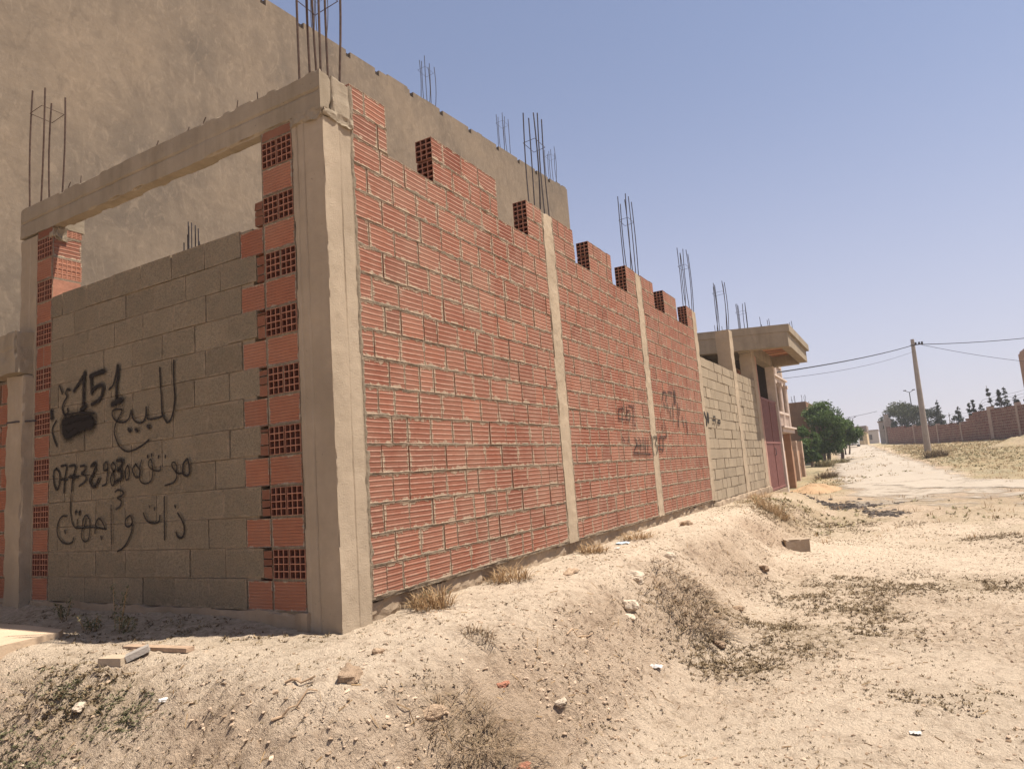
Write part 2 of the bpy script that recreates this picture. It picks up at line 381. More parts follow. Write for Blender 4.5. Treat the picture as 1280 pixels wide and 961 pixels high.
def mat_tint(name, lo, hi, rough=.9, trans=0):
    t = NT(name, rough, .1); a = t.mix(t.attr('tint'), lo, hi)
    a = t.mix(t.math('MULTIPLY', t.ramp(t.noise(40, 2), .35, .7), .25), a, tuple(x*.6 for x in lo))
    if trans:
        tr = t.n('BsdfTranslucent'); t.l(a, tr.inputs[0]); ms = t.n('MixShader'); ms.inputs[0].default_value = trans
        t.l(t.b.outputs[0], ms.inputs[1]); t.l(tr.outputs[0], ms.inputs[2]); t.l(ms.outputs[0], t.t.nodes['Material Output'].inputs[0])
    return t.col(a)
M['weed'] = mat_tint('olive_weed', (.115, .083, .05), (.31, .23, .14), .9, .1)
M['twig'] = mat_tint('dead_twigs', (.13, .088, .055), (.34, .24, .15), .9)
M['weed_green'] = mat_tint('green_weed', (.085, .088, .045), (.24, .215, .125), .9, .15)
M['straw'] = mat_tint('dry_straw', (.22, .135, .068), (.52, .36, .2), .9, .2)
M['stone'] = mat_tint('pebbles', (.24, .165, .105), (.60, .46, .335))
M['leaf'] = mat_tint('tree_leaf', (.036, .066, .018), (.115, .165, .048), .6, .3)
M['leaf_grey'] = mat_tint('grey_leaf', (.045, .055, .03), (.11, .115, .06), .7, .2)
M['conifer'] = mat_tint('dark_conifer_leaf', (.035, .042, .032), (.085, .09, .065), .8, .1)
M['bark'] = mat_plain('bark', (.14, .10, .07), .95, .35, 12, .01)

# ---------------------------------------------------------------- ground
def steps(a, b, d, g, dmax):
    r = [a]
    while r[-1] < b: r.append(r[-1]+d); d = min(d*g, dmax)
    return r
gx = [-x for x in steps(7.2, 420, .03, 1.11, 60)][::-1]+list(np.arange(-7.18, 2.0, .021))+steps(2.0, 420, .022, 1.045, 60)
gy = [-y for y in steps(-1.75, 60, .04, 1.3, 20)][::-1]+list(np.arange(1.77, 7.5, .021))+steps(7.5, 700, .022, 1.012, 40)
GX, GY = np.meshgrid(np.array(gx), np.array(gy))
def weedy_shade(x, y):
    """where the scrub grows, plus a strip of painted shade at the front foot: shared by the soil colour and the plants"""
    P = ((-4.35, 2.28, .42, .2), (-3.9, 2.3, .3, .16), (-1.95, 2.85, .28, .22), (-.75, 8.9, 1.0, 1.2), (-1.0, 6.7, .75, .75), (-.62, 7.4, .5, .7), (-1.3, 5.6, .42, .3), (-1.8, 6.4, .3, .7),
         (-1.6, 15.5, 1.4, 1.6), (.2, 17.2, 1.5, 1.6), (-2.3, 14.2, .6, 1.5), (-3.0, 29, 1.1, 3.0), (-1.7, 30, 1.2, 1.6), (.6, 9.5, .9, .5), (1.4, 13, 1.4, .9), (.1, 5.2, .4, .25), (6, 40, 5, 6), (-6.5, 52, 3.2, 9), (3.2, 54, 2.2, 9), (1.2, 62, 1.3, 14), (10, 50, 6, 6))
    r = 0
    for a, b, sx, sy in P: r = r+np.exp(-((x-a)/sx)**2-((y-b)/sy)**2)
    r = r+.8*(y < 3.5)*(x < -3.1)*np.exp(-((y-3.12-.12*vnoise(x*1.7, 0*x, 0, 35))/.3)**4)  # dark earth strip along the front foot, its colour deepening the wall's shadow
    return np.clip(r, 0, 1)
def dry_(x, y):
    rx = np.interp(y, [17, 25, 34, 46, 62, 85, 120, 170], [1.1, .3, -.6, -1.5, -2.6, -4.2, -7, -10])
    side = np.abs(x-rx+.5*fbm(x*.5, y*.5, 0, 37, 3))
    tr = 1-np.exp(-((y-23.2-.5*fbm(x*.4, 0*x, 0, 38, 3))/2.3)**4)*(x > 0)
    return np.clip(sstep(17, 27, y)*sstep(1.7, 2.8, side)*tr+.35*sstep(11, 16, y)*(fbm(x*.55, y*.4, 0, 39, 4) > .12)*tr, 0, 1)
def soil(x, y):
    m = mound(x, y); sl = np.clip(4*m*(1-m)*1.25, 0, 1)
    ro = np.clip(sl*(.75+.5*vnoise(x*1.7, y*1.7, 0, 90)), 0, 1)
    ro = np.maximum(ro, .35*sstep(.2, .8, fbm(x*.6, y*.6, 0, 91, 3))*(1-sstep(12, 25, y)))
    ro = np.maximum(ro, sstep(12, 22, y)*np.clip(.75+.5*fbm(x*.35, y*.35, 0, 92, 3), 0, 1))
    return ro
mm = mound(GX, GY); ro = soil(GX, GY)
nearm = 1-sstep(10, 22, GY)
GZ = tz(GX, GY)
cl = np.abs(vnoise(GX*7.5, GY*7.5, 0, 21)); cl2 = np.abs(fbm(GX*13, GY*13, 0, 22, 3))*2.2-.9
GZ = GZ+nearm*((.008+.058*ro)*(cl-.35)+(.005+.024*ro)*cl2)
wd = weedy_shade(GX, GY)
GZ = GZ+nearm*wd*.012*np.clip(fbm(GX*10, GY*10, 0, 23, 2), 0, 1)
# the trench of shade by the front sill and the ground under the slab are kept level
ground = gridmesh('ground', GX, GY, GZ, M['dirt'], None, {'weedy_shade': np.maximum(wd, .9*sstep(12, 26, GY)*np.clip(fbm(GX*.4, GY*.25, 0, 34, 4)+.72, 0, 1))*(.6+.4*vnoise(GX*2.3, GY*2.3, 0, 33)), 'rough_soil': ro, 'dry_grass': dry_(GX, GY)})
tag(ground, kind='structure')
def gzs(x, y):
    """ground height with the small clods, for things that stand on it"""
    x = np.asarray(x, float); y = np.asarray(y, float); r = soil(x, y); n = 1-sstep(10, 22, y)
    return tz(x, y)+n*((.008+.058*r)*(np.abs(vnoise(x*7.5, y*7.5, 0, 21))-.35)+(.005+.024*r)*(np.abs(fbm(x*13, y*13, 0, 22, 3))*2.2-.9))
# the pale road running away to the left of the pole, with the side track joining from the right
def road(name, pts, half, mat, lift):
    cy = np.array([p[1] for p in pts]); cxs = np.array([p[0] for p in pts]); hw = np.array([p[2] for p in pts])
    seglen = np.concatenate([[0], np.cumsum(np.hypot(np.diff(cxs), np.diff(cy)))])
    tt = np.linspace(0, seglen[-1], 260); X0 = np.interp(tt, seglen, cxs); Y0 = np.interp(tt, seglen, cy); H = np.interp(tt, seglen, hw)
    dx, dy = np.gradient(X0), np.gradient(Y0); L = np.hypot(dx, dy); nx_, ny_ = dy/L, -dx/L
    a = np.linspace(-1, 1, 41)
    X = X0[:, None]+nx_[:, None]*a[None]*H[:, None]; Y = Y0[:, None]+ny_[:, None]*a[None]*H[:, None]
    e = np.minimum(1-np.abs(a)[None]+0*X, np.minimum(np.arange(260)/30., np.arange(260)[::-1]/30.)[:, None])
    return tag(gridmesh(name, X[:, ::-1], Y[:, ::-1], tz(X, Y)[:, ::-1]+lift, mat, None, {'edge': e[:, ::-1]}), kind='structure')
road('road', [(1.1, 17, 2.1), (.3, 25, 2.4), (-.6, 34, 2.5), (-1.5, 46, 2.4), (-2.6, 62, 2.1), (-4.2, 85, 2.2), (-7, 120, 2.4), (-10, 170, 2.5)], 2, M['road'], .012)
road('track', [(-.3, 27, 1.2), (1.2, 24.5, 1.5), (4, 23.5, 1.5), (9, 23, 1.6), (20, 22.5, 1.6)], 2, M['road'], .02)

# ---------------------------------------------------------------- the unfinished building on the corner plot
XW, YF = -3.2, 3.339                  # street face of the long wall, face of the front
ub = thing('unfinished_building', 'roofless red brick shell with stepped wall top, concrete corner frame and sprayed block front', 'building', (XW, YF, -.9))
def boards(lines, ax):
    def g(key, X, Y, Z):
        r = 0*X
        A = {'x': X, 'y': Y, 'z': Z}
        for face, pos in lines:
            if face == key:
                c = X if key[0] == 'y' else Y
                dd = np.abs(c+.004*vnoise(Z*1.3, 0*Z, 0, int(abs(pos)*100))-pos)
                r = r+.013*np.exp(-(dd/.0042)**2)*np.clip(.75+.6*vnoise(Z*1.1, 0*Z+pos*9, 0, 3), 0, 1)+.003*(c > pos)
        return r
    return g
cc = rough_box('column', XW-.30, XW, YF, YF+.285, -1.12, 2.60, M['concrete'], ub, .009, .0022, 9, boards([('y-', -3.39), ('y-', -3.46), ('x+', 3.505)], 0), 1, .014)
cc['label'] = 'corner column with one sunlit and one shaded face'
rough_box('column', -7.225, -6.93, YF, YF+.285, -1.1, 2.62, M['concrete'], ub, .015, .003, 9, boards([('y-', -7.06)], 0), 2)['label'] = 'far left column in shade'
bm_ = rough_box('beam', -7.235, XW-.01, YF-.006, YF+.10, 2.645, 2.945, M['concrete_b'], ub, .016, .0035, 7, lambda k, X, Y, Z: .013*np.exp(-((Z-2.80+.01*vnoise(X*2, Y, 0, 4))/.006)**2)*(k in ('y-', 'y+')), 3, .02)
rough_box('beam_end', XW-.305, XW+.006, YF+.104, YF+.29, 2.645, 2.94, M['concrete_b'], ub, .016, .005, 8, None, 17, .03)
rough_box('beam_end', -7.235, -6.66, YF+.104, YF+.29, 2.645, 2.93, M['concrete_b'], ub, .02, .005, 8, None, 18, .03)
# short stub on the corner where the second pour left a ragged joint
rough_box('pour_joint', XW-.31, XW+.012, YF-.012, YF+.296, 2.585, 2.66, M['concrete_b'], ub, .012, .012, 16, None, 4, .03)
rough_box('footing', -7.6, -3.49, YF-.016, YF+.3, -1.15, -.79, M['footing'], ub, .025, .014, 6, None, 5, .03)
rough_box('footing', XW-.3, XW-.04, YF+.29, 13.7, -1.15, -.762, M['footing'], ub, .025, .022, 7, None, 6, .05)
PY0 = [(6.80, 7.045), (9.975, 10.23), (13.33, 13.60)]
for i, (a, b) in enumerate(PY0):
    rough_box('post', XW-.2, XW+.004, a, b, -.77, 2.965, M['post'], ub, .02, .004, 8, boards([('x+', (a+b)/2+.03)], 0) if i else None, 10+i, .02)

def brick_run(mb, y0, y1, z0, h, xf, th, L=.30, first=None, hollow_start=False, tint0=.5):
    """one course of bricks along +Y on the street face"""
    y = y0; k = 0
    Ls = first if first else RND.choice([L, L*.5, L*.8])
    while y < y1-.02:
        e = min(y+Ls, y1);
        if y1-e < .06: e = y1
        g = RND.uniform(.007, .02); gz_ = RND.uniform(.007, .017)
        off = max(-.0028, RND.gauss(.0005, .0028)); tint = min(1, max(0, RND.gauss(.5, .24)))
        a, b = y+(0 if k == 0 and hollow_start else g*.5), e-g*.5
        zz0, zz1 = z0+gz_*.5, z0+h-gz_*.5
        jj = .0025
        x0, x1 = xf-th, xf+off
        u1 = (b-a)/L
        c = [(x1, a, zz0+RND.uniform(-jj, jj)), (x1, b, zz0+RND.uniform(-jj, jj)), (x1, b, zz1+RND.uniform(-jj, jj)), (x1, a, zz1+RND.uniform(-jj, jj))]
        mb.poly(c, [(0, 0), (max(u1, .2), 0), (max(u1, .2), 1), (0, 1)] if False else [(0, 0), (1, 0), (1, 1), (0, 1)], tint, 0)
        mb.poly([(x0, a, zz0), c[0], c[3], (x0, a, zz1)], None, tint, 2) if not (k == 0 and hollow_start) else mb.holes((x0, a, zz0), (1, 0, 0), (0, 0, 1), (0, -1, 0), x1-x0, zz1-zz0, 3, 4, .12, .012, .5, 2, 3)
        mb.poly([c[1], (x0, b, zz0), (x0, b, zz1), c[2]], None, tint, 2)
        mb.poly([c[3], c[2], (x0, b, zz1), (x0, a, zz1)], [(0, 0), (1, 0), (1, 1), (0, 1)], tint, 0)
        mb.poly([(x0, a, zz0), (x0, b, zz0), c[1], c[0]], None, tint, 2)
        mb.poly([(x0, b, zz0), (x0, a, zz0), (x0, a, zz1), (x0, b, zz1)], [(0, 0), (1, 0), (1, 1), (0, 1)], tint, 0)
        y = e; Ls = L*RND.choice([1, 1, 1, 1, .97, 1.03, .62]); k += 1
CH = .2075; ZB = -.752
def beds(mb, y0, y1, k0, k1):
    """mortar squeezed out of the bed joints: a ragged, lumpy strip along every course"""
    for k in range(k0, k1):
        z = ZB+k*CH; ys = np.arange(y0, y1, .022); ys = np.append(ys, y1); n = len(ys); s_ = RND.uniform(0, 99)
        up = .006+.014*np.clip(fbm(ys*5+s_, 0*ys, 0, 700+k, 4)+.45, 0, 2); dn = .006+.013*np.clip(fbm(ys*5+s_, 0*ys+9, 0, 730+k, 4)+.35, 0, 2)
        xo = XW+.0015+.006*fbm(ys*16+s_, 0*ys, 0, 760+k, 3)
        for i in range(n-1):
            r = [(xo[i+j], ys[i+j], z+up[i+j]*.45) for j in (0, 1)]; e = [(XW-.004, ys[i+j], z+up[i+j]) for j in (0, 1)]; l = [(xo[i+j]-.003, ys[i+j], z-dn[i+j]*.4) for j in (0, 1)]; d = [(XW-.004, ys[i+j], z-dn[i+j]) for j in (0, 1)]
            mb.poly([r[0], r[1], e[1], e[0]], None, .5, 1); mb.poly([l[0], l[1], r[1], r[0]], None, .5, 1); mb.poly([d[0], d[1], l[1], l[0]], None, .5, 1)
def street_panel(y0, y1, merlons, courses=16):
    mb = MB()
    # rough mortar core, a few millimetres behind the brick faces
    mb.box(XW-.165, XW-.0048, y0, y1, ZB-.02, ZB+courses*CH-.012, mat=1)
    beds(mb, y0, y1, 0, courses)
    for k in range(courses):
        brick_run(mb, y0+RND.uniform(.0, .012), y1-RND.uniform(0, .01), ZB+k*CH, CH, XW, .17, first=.30*(1 if k % 2 else .5)*RND.uniform(.9, 1.1))
    for (a, b, st) in merlons:
        beds(mb, a, b-.01, 16, 18)
        mb.box(XW-.16, XW-.0048, a+.13, b-.01, ZB+16*CH-.01, ZB+18*CH-.012, mat=1)
        for k in (0, 1):
            brick_run(mb, a+(RND.uniform(0, .012) if st else 0), b-RND.uniform(0, .015), ZB+(16+k)*CH, CH, XW, .17, first=.30*(.55 if k else 1), hollow_start=st)
    return mb.build('brick_panel', [M['brick'], M['mortar'], M['brick_web'], M['brick_dark']], ub)
pan1 = street_panel(3.626, 6.80, [(3.626, 4.055, False), (4.65, 5.77, True), (6.41, 6.80, True)])
pan2 = street_panel(7.045, 9.975, [(7.045, 7.66, False), (8.12, 8.95, True), (9.54, 9.975, True)])
pan3 = street_panel(10.23, 13.33, [(10.23, 10.86, False), (11.42, 12.22, True), (12.92, 13.33, True)])
# mortar squeezed into the gap beside the corner column and the posts
def ragged_fillet(y, w, parent, z0=-.76, z1=2.95, seed=0):
    n = 240; z = np.linspace(z0, z1, n); a = np.linspace(0, 1, 5)
    Zg, A = np.meshgrid(z, a, indexing='ij')
    wl = w*(.75+.9*np.abs(fbm(z*9, 0*z, 0, 200+seed, 3))); Yg = y+A*wl[:, None]
    Xg = XW+.0035+.004*vnoise(Zg*40, A*3, 0, 210+seed)-.014*(A > .9)-.012*(A < .1)
    return gridmesh('mortar_joint', Xg, Yg, Zg, M['mortar'], parent, {})
ragged_fillet(3.618, .035, ub, seed=1)
for i, (a, b) in enumerate(PY0[:2]): ragged_fillet(b-.008, .028, ub, seed=2+i)

# --- the front: block infill between toothed brick jambs
def block_front():
    mb = MB(); h = .2115; z0 = -.79
    mb.box(-6.66, -3.95, YF+.0115, YF+.19, z0, z0+13*h-.012, mat=1)
    for k in range(13):
        right = -3.905 if k % 2 else -4.075
        x = right; first = True
        L = .40
        while x > -6.66+.02:
            Lk = L*RND.uniform(.97, 1.04) if not (first and RND.random() < .25) else L*.8
            e = max(x-Lk, -6.66)
            if e+6.66 < .07: e = -6.66
            g = RND.uniform(.004, .013); gv = RND.uniform(.004, .015); off = RND.gauss(0, .003)
            y = YF+min(off, .006); tint = min(1, max(0, RND.gauss(.45, .25)))
            mb.box(e+g/2, x-g/2, y, YF+.2, z0+k*h+gv/2, z0+(k+1)*h-gv/2, tint, 0, jit=.0022)
            x = e; first = False
    return mb.build('block_infill', [M['block'], M['mortar_grey']], ub)
infill = block_front()
def jamb(x0, x1, right):
    mb = MB(); h = .21; z0 = -.795; W = x1-x0
    mb.box(x0+.02, x1-.03, YF+.18, YF+.27, z0, 2.64, mat=1)
    for k in range(17): mb.box(x0+.002, x1-.004, YF+.003, YF+.26, z0+k*h-.0085, z0+k*h+.0085, mat=1)
    mb.box(x0-(.012 if right else -.001), x0+.007, YF+.004, YF+.2, z0, 2.64, mat=1)
    mb.box((x0+x1)/2-.004, (x0+x1)/2+.0035, YF+.004, YF+.17, z0, 2.64, mat=1)
    mb.box(x1-.0065, x1-.001, YF+.004, YF+.17 if right else YF+.008, z0, 2.64, mat=1)
    for k in range(17):
        a, b = z0+k*h+.008, min(z0+(k+1)*h-.008, 2.642)
        if b-a < .03: continue
        j = RND.uniform(-.004, .004); yf = YF-.001+RND.gauss(0, .002)
        if k % 2:      # two hollow ends side by side
            n = 4 if k < 16 else 2
            for q in (0, 1):
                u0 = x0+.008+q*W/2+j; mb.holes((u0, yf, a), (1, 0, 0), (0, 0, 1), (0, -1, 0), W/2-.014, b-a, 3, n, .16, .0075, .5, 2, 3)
                mb.box(u0, u0+W/2-.014, yf+.001, YF+.26, a, b, .5, 2, skip='y-')
            rx = x1-.004 if not right else x0+.004
            s_ = 1 if not right else -1
            mb.poly([(rx, yf+.005, a), (rx, YF+.262, a), (rx, YF+.262, b), (rx, yf+.005, b)][::s_], [(0, 0), (1, 0), (1, 1), (0, 1)][::s_], RND.uniform(.3, .8), 4)
        else:
            mb.box(x0+.006, x1-.006, yf, YF+.27, a, b, RND.uniform(.2, .8), 0)
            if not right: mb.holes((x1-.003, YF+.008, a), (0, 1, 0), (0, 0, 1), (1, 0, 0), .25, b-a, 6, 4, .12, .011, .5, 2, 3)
            if right and k < 14:
                mb.box(-4.066, x0-.012, yf, YF+.2, a, b, RND.uniform(.25, .8), 0)
        if right and k % 2 and k < 14:       # rubble bits filling the tooth
            zc = a
            while zc < b-.02:
                hh = min(RND.uniform(.045, .09), b-zc); mb.box(-3.90, x0-.004, yf-.001, YF+.2, zc, zc+hh-.008, RND.uniform(.5, 1), 0, jit=.003); zc += hh
    return mb.build('brick_jamb', [M['brick_plain'], M['mortar'], M['brick_web'], M['brick_dark'], M['brick']], ub)
jamb(-3.815, -3.503, True)['label'] = 'toothed brick jamb beside the corner column'
jamb(-6.925, -6.662, False)['label'] = 'narrow brick jamb beside the far left column'
rough_box('lintel_end', -6.76, -6.63, YF+.01, YF+.12, 2.52, 2.645, M['concrete_b'], ub, .02, .016, 9, None, 14, .04)

# --- reinforcement
def rod(name, p0, p1, r, parent, mat, bend=.02, seg=7):
    p0, p1 = Vector(p0), Vector(p1); bx, by = RND.uniform(-bend, bend), RND.uniform(-bend, bend)
    pts = [p0.lerp(p1, t)+Vector((bx*math.sin(t*3.1)+bx*.6*t*t, by*math.sin(t*2.2), 0)) for t in [i/seg for i in range(seg+1)]]
    mb = MB(); mb.tube(pts, r, 6); return mb.build(name, mat, parent)
def cage(parent, x0, x1, y0, y1, nx, ny, z0, z1, mat, zst=(), r=.0075, bend=.025, var=.06):
    c = bpy.data.objects.new('rebar_cage', None); COL.objects.link(c); c.location = ((x0+x1)/2, (y0+y1)/2, z0); c.empty_display_size = .1
    c.parent = parent; c.matrix_parent_inverse = worldm(parent).inverted()
    for i in range(nx):
        for j in range(ny):
            x = x0+(x1-x0)*(i/(nx-1) if nx > 1 else .5); y = y0+(y1-y0)*(j/(ny-1) if ny > 1 else .5)
            rod('rebar', (x, y, z0), (x+RND.uniform(-.01, .01), y+RND.uniform(-.01, .01)+.02, z1+RND.uniform(-var, var)), r, c, mat, bend)
    for z in zst:
        mb = MB(); e = .012
        mb.tube([(x0-e, y0-e, z), (x1+e, y0-e, z+.01), (x1+e, y1+e, z+.005), (x0-e, y1+e, z-.01), (x0-e, y0-e, z)], .0035, 5); mb.build('stirrup', mat, c)
    return c
cage(ub, XW-.255, XW-.045, YF+.05, YF+.235, 3, 2, 2.9, 4.3, M['steel_brown'], (3.62,), .0085, .02)['label'] = 'tall bars on the corner column'
cage(ub, -7.185, -6.985, YF+.05, YF+.235, 2, 2, 2.9, 4.2, M['steel_brown'], (3.98,), .0085, .02)['label'] = 'bars on the far left column'
for i, (a, b) in enumerate(PY0):
    cage(ub, XW-.165, XW-.035, a+.03, b-.03+.06, 2, 3, 2.9, 4.24, M['steel'], (3.86,) if i < 2 else (3.9,), .0075, .035)
pins = [-6.9, -6.74, -6.52, -6.31, -6.05, -5.8, -5.55, -5.34, -5.16, -4.96, -4.75, -4.55, -4.36, -4.15, -3.91, -3.78, -3.63]
for x in pins:
    mb = MB(); yy = YF+RND.choice([.06, .22]); hh = RND.uniform(.05, .15); mb.tube([(x, yy, 2.92), (x+RND.uniform(-.006, .006), yy, 2.945+hh*.6), (x+RND.uniform(-.02, .02), yy+.01, 2.945+hh)], .0042, 5); mb.build('starter_bar', M['steel_brown'], bm_)
mb = MB(); mb.tube([(-6.86, YF-.02, .82), (-7.05, YF-.10, .825), (-7.12, YF-.14, .82)], .008, 6); mb.build('iron_peg', M['steel'], ub)

# --- writing sprayed on the walls (each stroke a strip of paint 2 mm proud of the blocks)
def spline(P, n=6):
    if len(P) < 3: return [P[0].lerp(P[1], i/5) for i in range(6)]
    Q = [P[0]*2-P[1]]+P+[P[-1]*2-P[-2]]; out = []
    for i in range(1, len(Q)-2):
        for k in range(n):
            t = k/n; a, b, c, d = Q[i-1], Q[i], Q[i+1], Q[i+2]
            out.append(.5*((2*b)+(c-a)*t+(2*a-5*b+4*c-d)*t*t+(3*b-a-3*c+d)*t**3))
    return out+[Q[-2]]
def graffiti(rows, mapping, mat, parent, k=1.35):
    mb = MB()
    for q, r in enumerate(rows):
        wd_ = r[0]/1000*k; P = [Vector((r[i]/1000, r[i+1]/1000)) for i in range(1, len(r), 2)]
        P = spline(P); n = len(P); lift = .0005*(q % 8)
        d0 = (P[1]-P[0]).normalized(); d1 = (P[-1]-P[-2]).normalized()
        P = [P[0]-d0*wd_*.35]+P+[P[-1]+d1*wd_*.35]; n += 2
        L, Rr = [], []
        for i, p in enumerate(P):
            d = P[min(i+1, n-1)]-P[max(i-1, 0)]; d = d.normalized() if d.length > 1e-6 else Vector((1, 0)); nn = Vector((-d.y, d.x))
            ww = wd_*.5*(.55 if i in (0, n-1) else 1)*RND.uniform(.9, 1.1); L.append(p+nn*ww); Rr.append(p-nn*ww)
        for i in range(n-1):
            mb.poly([mapping(Rr[i], lift), mapping(Rr[i+1], lift), mapping(L[i+1], lift), mapping(L[i], lift)], [(0, 0), (0, 0), (0, 1), (0, 1)])
    return mb.build('graffiti', mat, parent)
GRAF = {'front':[[25,-6486,1095,-6461,1056,-6439,1021],[25,-6315,1033,-6356,1051,-6384,1019,-6362,980,-6402,949,-6433,899,-6424,853,-6383,821,-6343,844,-6352,872],[32,-6252,1020,-6182,1074,-6090,1150],[39,-6090,1159,-6101,1054,-6103,949,-6104,844],[36,-6135,843,-6063,861],[42,-5797,1132,-5893,1128,-5998,1116],[31,-5991,1110,-5982,1039,-5974,968],[35,-5974,981,-5892,1014,-5811,1008,-5818,940,-5876,887,-5973,868],[25,-5723,967,-5659,1006,-5602,1143],[34,-5602,1151,-5591,1073,-5616,983,-5618,882],[52,-5672,833,-5615,848,-5545,856],[109,-6397,751,-6208,754,-5994,736],[120,-6380,687,-6207,697,-5993,706],[74,-6379,656,-6331,634,-6222,663],[17,-6383,821,-6162,819,-5934,786],[46,-6613,873,-6603,818],[23,-6536,784,-6592,726,-6591,672,-6548,596,-6514,557],[22,-4852,1086,-4857,983,-4852,896,-4843,792,-4862,692,-4896,628,-4937,607,-4977,645,-5004,691,-5010,804,-5022,918,-5031,1051],[20,-5004,691,-5011,662,-5101,654,-5179,658,-5200,695,-5207,757],[21,-5207,757,-5214,696,-5243,647,-5301,640,-5359,663,-5395,707,-5410,753],[19,-5410,753,-5432,702,-5477,671,-5552,670,-5628,696,-5667,736,-5667,777,-5613,785,-5537,772,-5567,725,-5620,668,-5643,606,-5620,541,-5567,474,-5477,426,-5374,427,-5258,456,-5173,492],[31,-5447,600,-5423,587],[30,-5349,591,-5325,578],[30,-5188,603,-5165,590],[24,-6521,358,-6563,328,-6561,248,-6529,180,-6493,178,-6464,242,-6472,315,-6521,358],[24,-6443,373,-6359,370,-6370,309,-6386,231,-6394,140],[22,-6440,254,-6339,248],[25,-6312,364,-6218,360,-6234,300,-6262,224,-6272,147],[29,-6304,272,-6187,261],[11,-6272,147,-6280,95,-6282,50],[23,-6137,351,-6074,350,-6068,314,-6119,286,-6051,262,-6061,218,-6152,182],[28,-5973,340,-5929,362,-5912,323,-5950,268,-5994,214,-5927,160,-5862,225],[20,-5748,292,-5792,295,-5787,345,-5754,358,-5738,310,-5748,224,-5764,175,-5812,166],[20,-5664,349,-5690,319,-5647,273,-5626,315,-5664,349],[20,-5658,274,-5695,221,-5679,164,-5647,168,-5642,217,-5658,274],[30,-5606,357,-5533,354,-5543,315,-5595,282,-5543,260,-5543,211,-5626,186],[18,-5461,309,-5486,268,-5476,195,-5440,211,-5430,271,-5456,309],[18,-5349,313,-5390,268,-5350,211,-5300,208,-5290,255,-5349,313],[20,-5626,106,-5584,119,-5517,100,-5532,71,-5594,56,-5543,29,-5558,-13,-5615,-35],[15,-5269,335,-5286,296,-5296,212,-5278,168,-5226,149,-5166,156,-5131,191,-5122,243,-5130,296,-5147,334,-5177,315,-5173,283,-5131,254,-5071,239,-5029,241,-5024,272],[22,-5193,367,-5193,355],[22,-5142,374,-5143,361],[22,-5053,354,-5053,341],[22,-4965,349,-4965,337],[23,-4702,305,-4746,268,-4751,202,-4720,180,-4680,188,-4675,248,-4694,299],[16,-4751,202,-4807,201,-4831,223,-4823,258,-4855,291,-4883,283,-4876,252,-4832,208,-4828,172,-4865,138,-4914,126,-4972,119],[18,-6345,-68,-6404,-63,-6462,-100,-6491,-170,-6471,-235,-6399,-288,-6305,-302,-6247,-284,-6231,-253],[25,-6366,-189,-6358,-209],[16,-6284,100,-6287,-9,-6274,-87,-6250,-138,-6192,-172,-6182,-102],[27,-6206,-32,-6206,-44],[27,-6149,-39,-6149,-53],[17,-6192,-172,-6101,-174,-5968,-172,-5859,-181,-5762,-193],[16,-6102,-155,-6091,-105,-6047,-69,-5996,-109,-5990,-196,-6011,-270,-6066,-287,-6112,-249,-6107,-193,-6068,-156,-6047,-94],[17,-5913,-223,-5903,-149,-5860,-101,-5805,-133,-5762,-193],[22,-5826,-252,-5819,-271],[15,-5681,-3,-5680,-155,-5675,-313],[18,-5432,-92,-5483,-120,-5488,-167,-5438,-181,-5397,-146,-5417,-98],[18,-5397,-146,-5403,-211,-5448,-281,-5508,-339,-5595,-374],[18,-5249,-81,-5220,-128,-5163,-159,-5096,-164,-5049,-151,-5039,-106],[20,-5172,-31,-5165,-37],[23,-5105,-47,-5105,-57],[18,-4980,35,-4982,-131,-4981,-290],[19,-4819,-97,-4774,-144,-4744,-195,-4745,-250,-4777,-283,-4821,-271,-4839,-242],[22,-4849,-39,-4843,-51]],
'brick2':[[38,8670,771,8631,623],[39,8670,771,8818,789],[39,8818,789,8775,628],[39,8634,635,8856,631],[40,8874,815,8881,781],[41,8994,833,8939,634],[41,8971,750,9090,756,9057,638,8906,633],[43,9272,847,9213,584,9279,568],[42,9079,837,9247,822],[39,8710,391,8775,335],[40,8955,393,8919,324],[42,9190,384,9278,326,9143,221],[44,9367,386,9440,327,9408,220],[43,9229,279,9407,279],[45,9550,388,9539,231],[45,9662,389,9614,231],[46,9777,390,9723,218],[48,9946,429,10002,355,9969,255,9993,142],[44,9095,175,9820,157]],
'brick3':[[49,10058,406,10223,407,10107,305,10213,254,10118,154],[50,10340,383,10305,216],[51,10535,385,10476,215,10331,228],[56,10796,1144,10954,1141,10910,1014],[55,10773,1142,10735,1031],[58,11055,1161,11294,1164],[55,10757,965,10825,900],[56,10937,961,10987,840],[58,11276,979,11238,809,11216,682],[57,11098,886,11072,747],[61,11554,994,11503,791],[62,11657,927,11612,810],[61,11544,764,11484,606],[63,11780,773,11829,629],[65,12000,722,12020,634,12016,486],[53,10658,678,10737,520,10704,426,10349,409],[52,10541,595,10558,516],[162,11440,1159,11417,1029]],
'block':[[127,13414,907,13526,803,13501,704],[163,13687,889,13682,789],[48,14140,866,14278,881,14303,841],[48,14061,791,14282,799,14257,746],[50,14510,806,14484,753,14670,758,14697,812,14510,806]]}
graffiti([r for r in GRAF['front'] if r[0] > 26], lambda p, l: (p.x, YF-.0105-l*.3, p.y), M['overspray'], infill, 2.3)
graffiti(GRAF['front'], lambda p, l: (p.x, YF-.0125-l, p.y), M['paint'], infill, 1.2)['label'] = 'black Arabic sale notice with 151 and a phone number'
mid_ = lambda r: sum(r[2::2])/len(r[2::2])
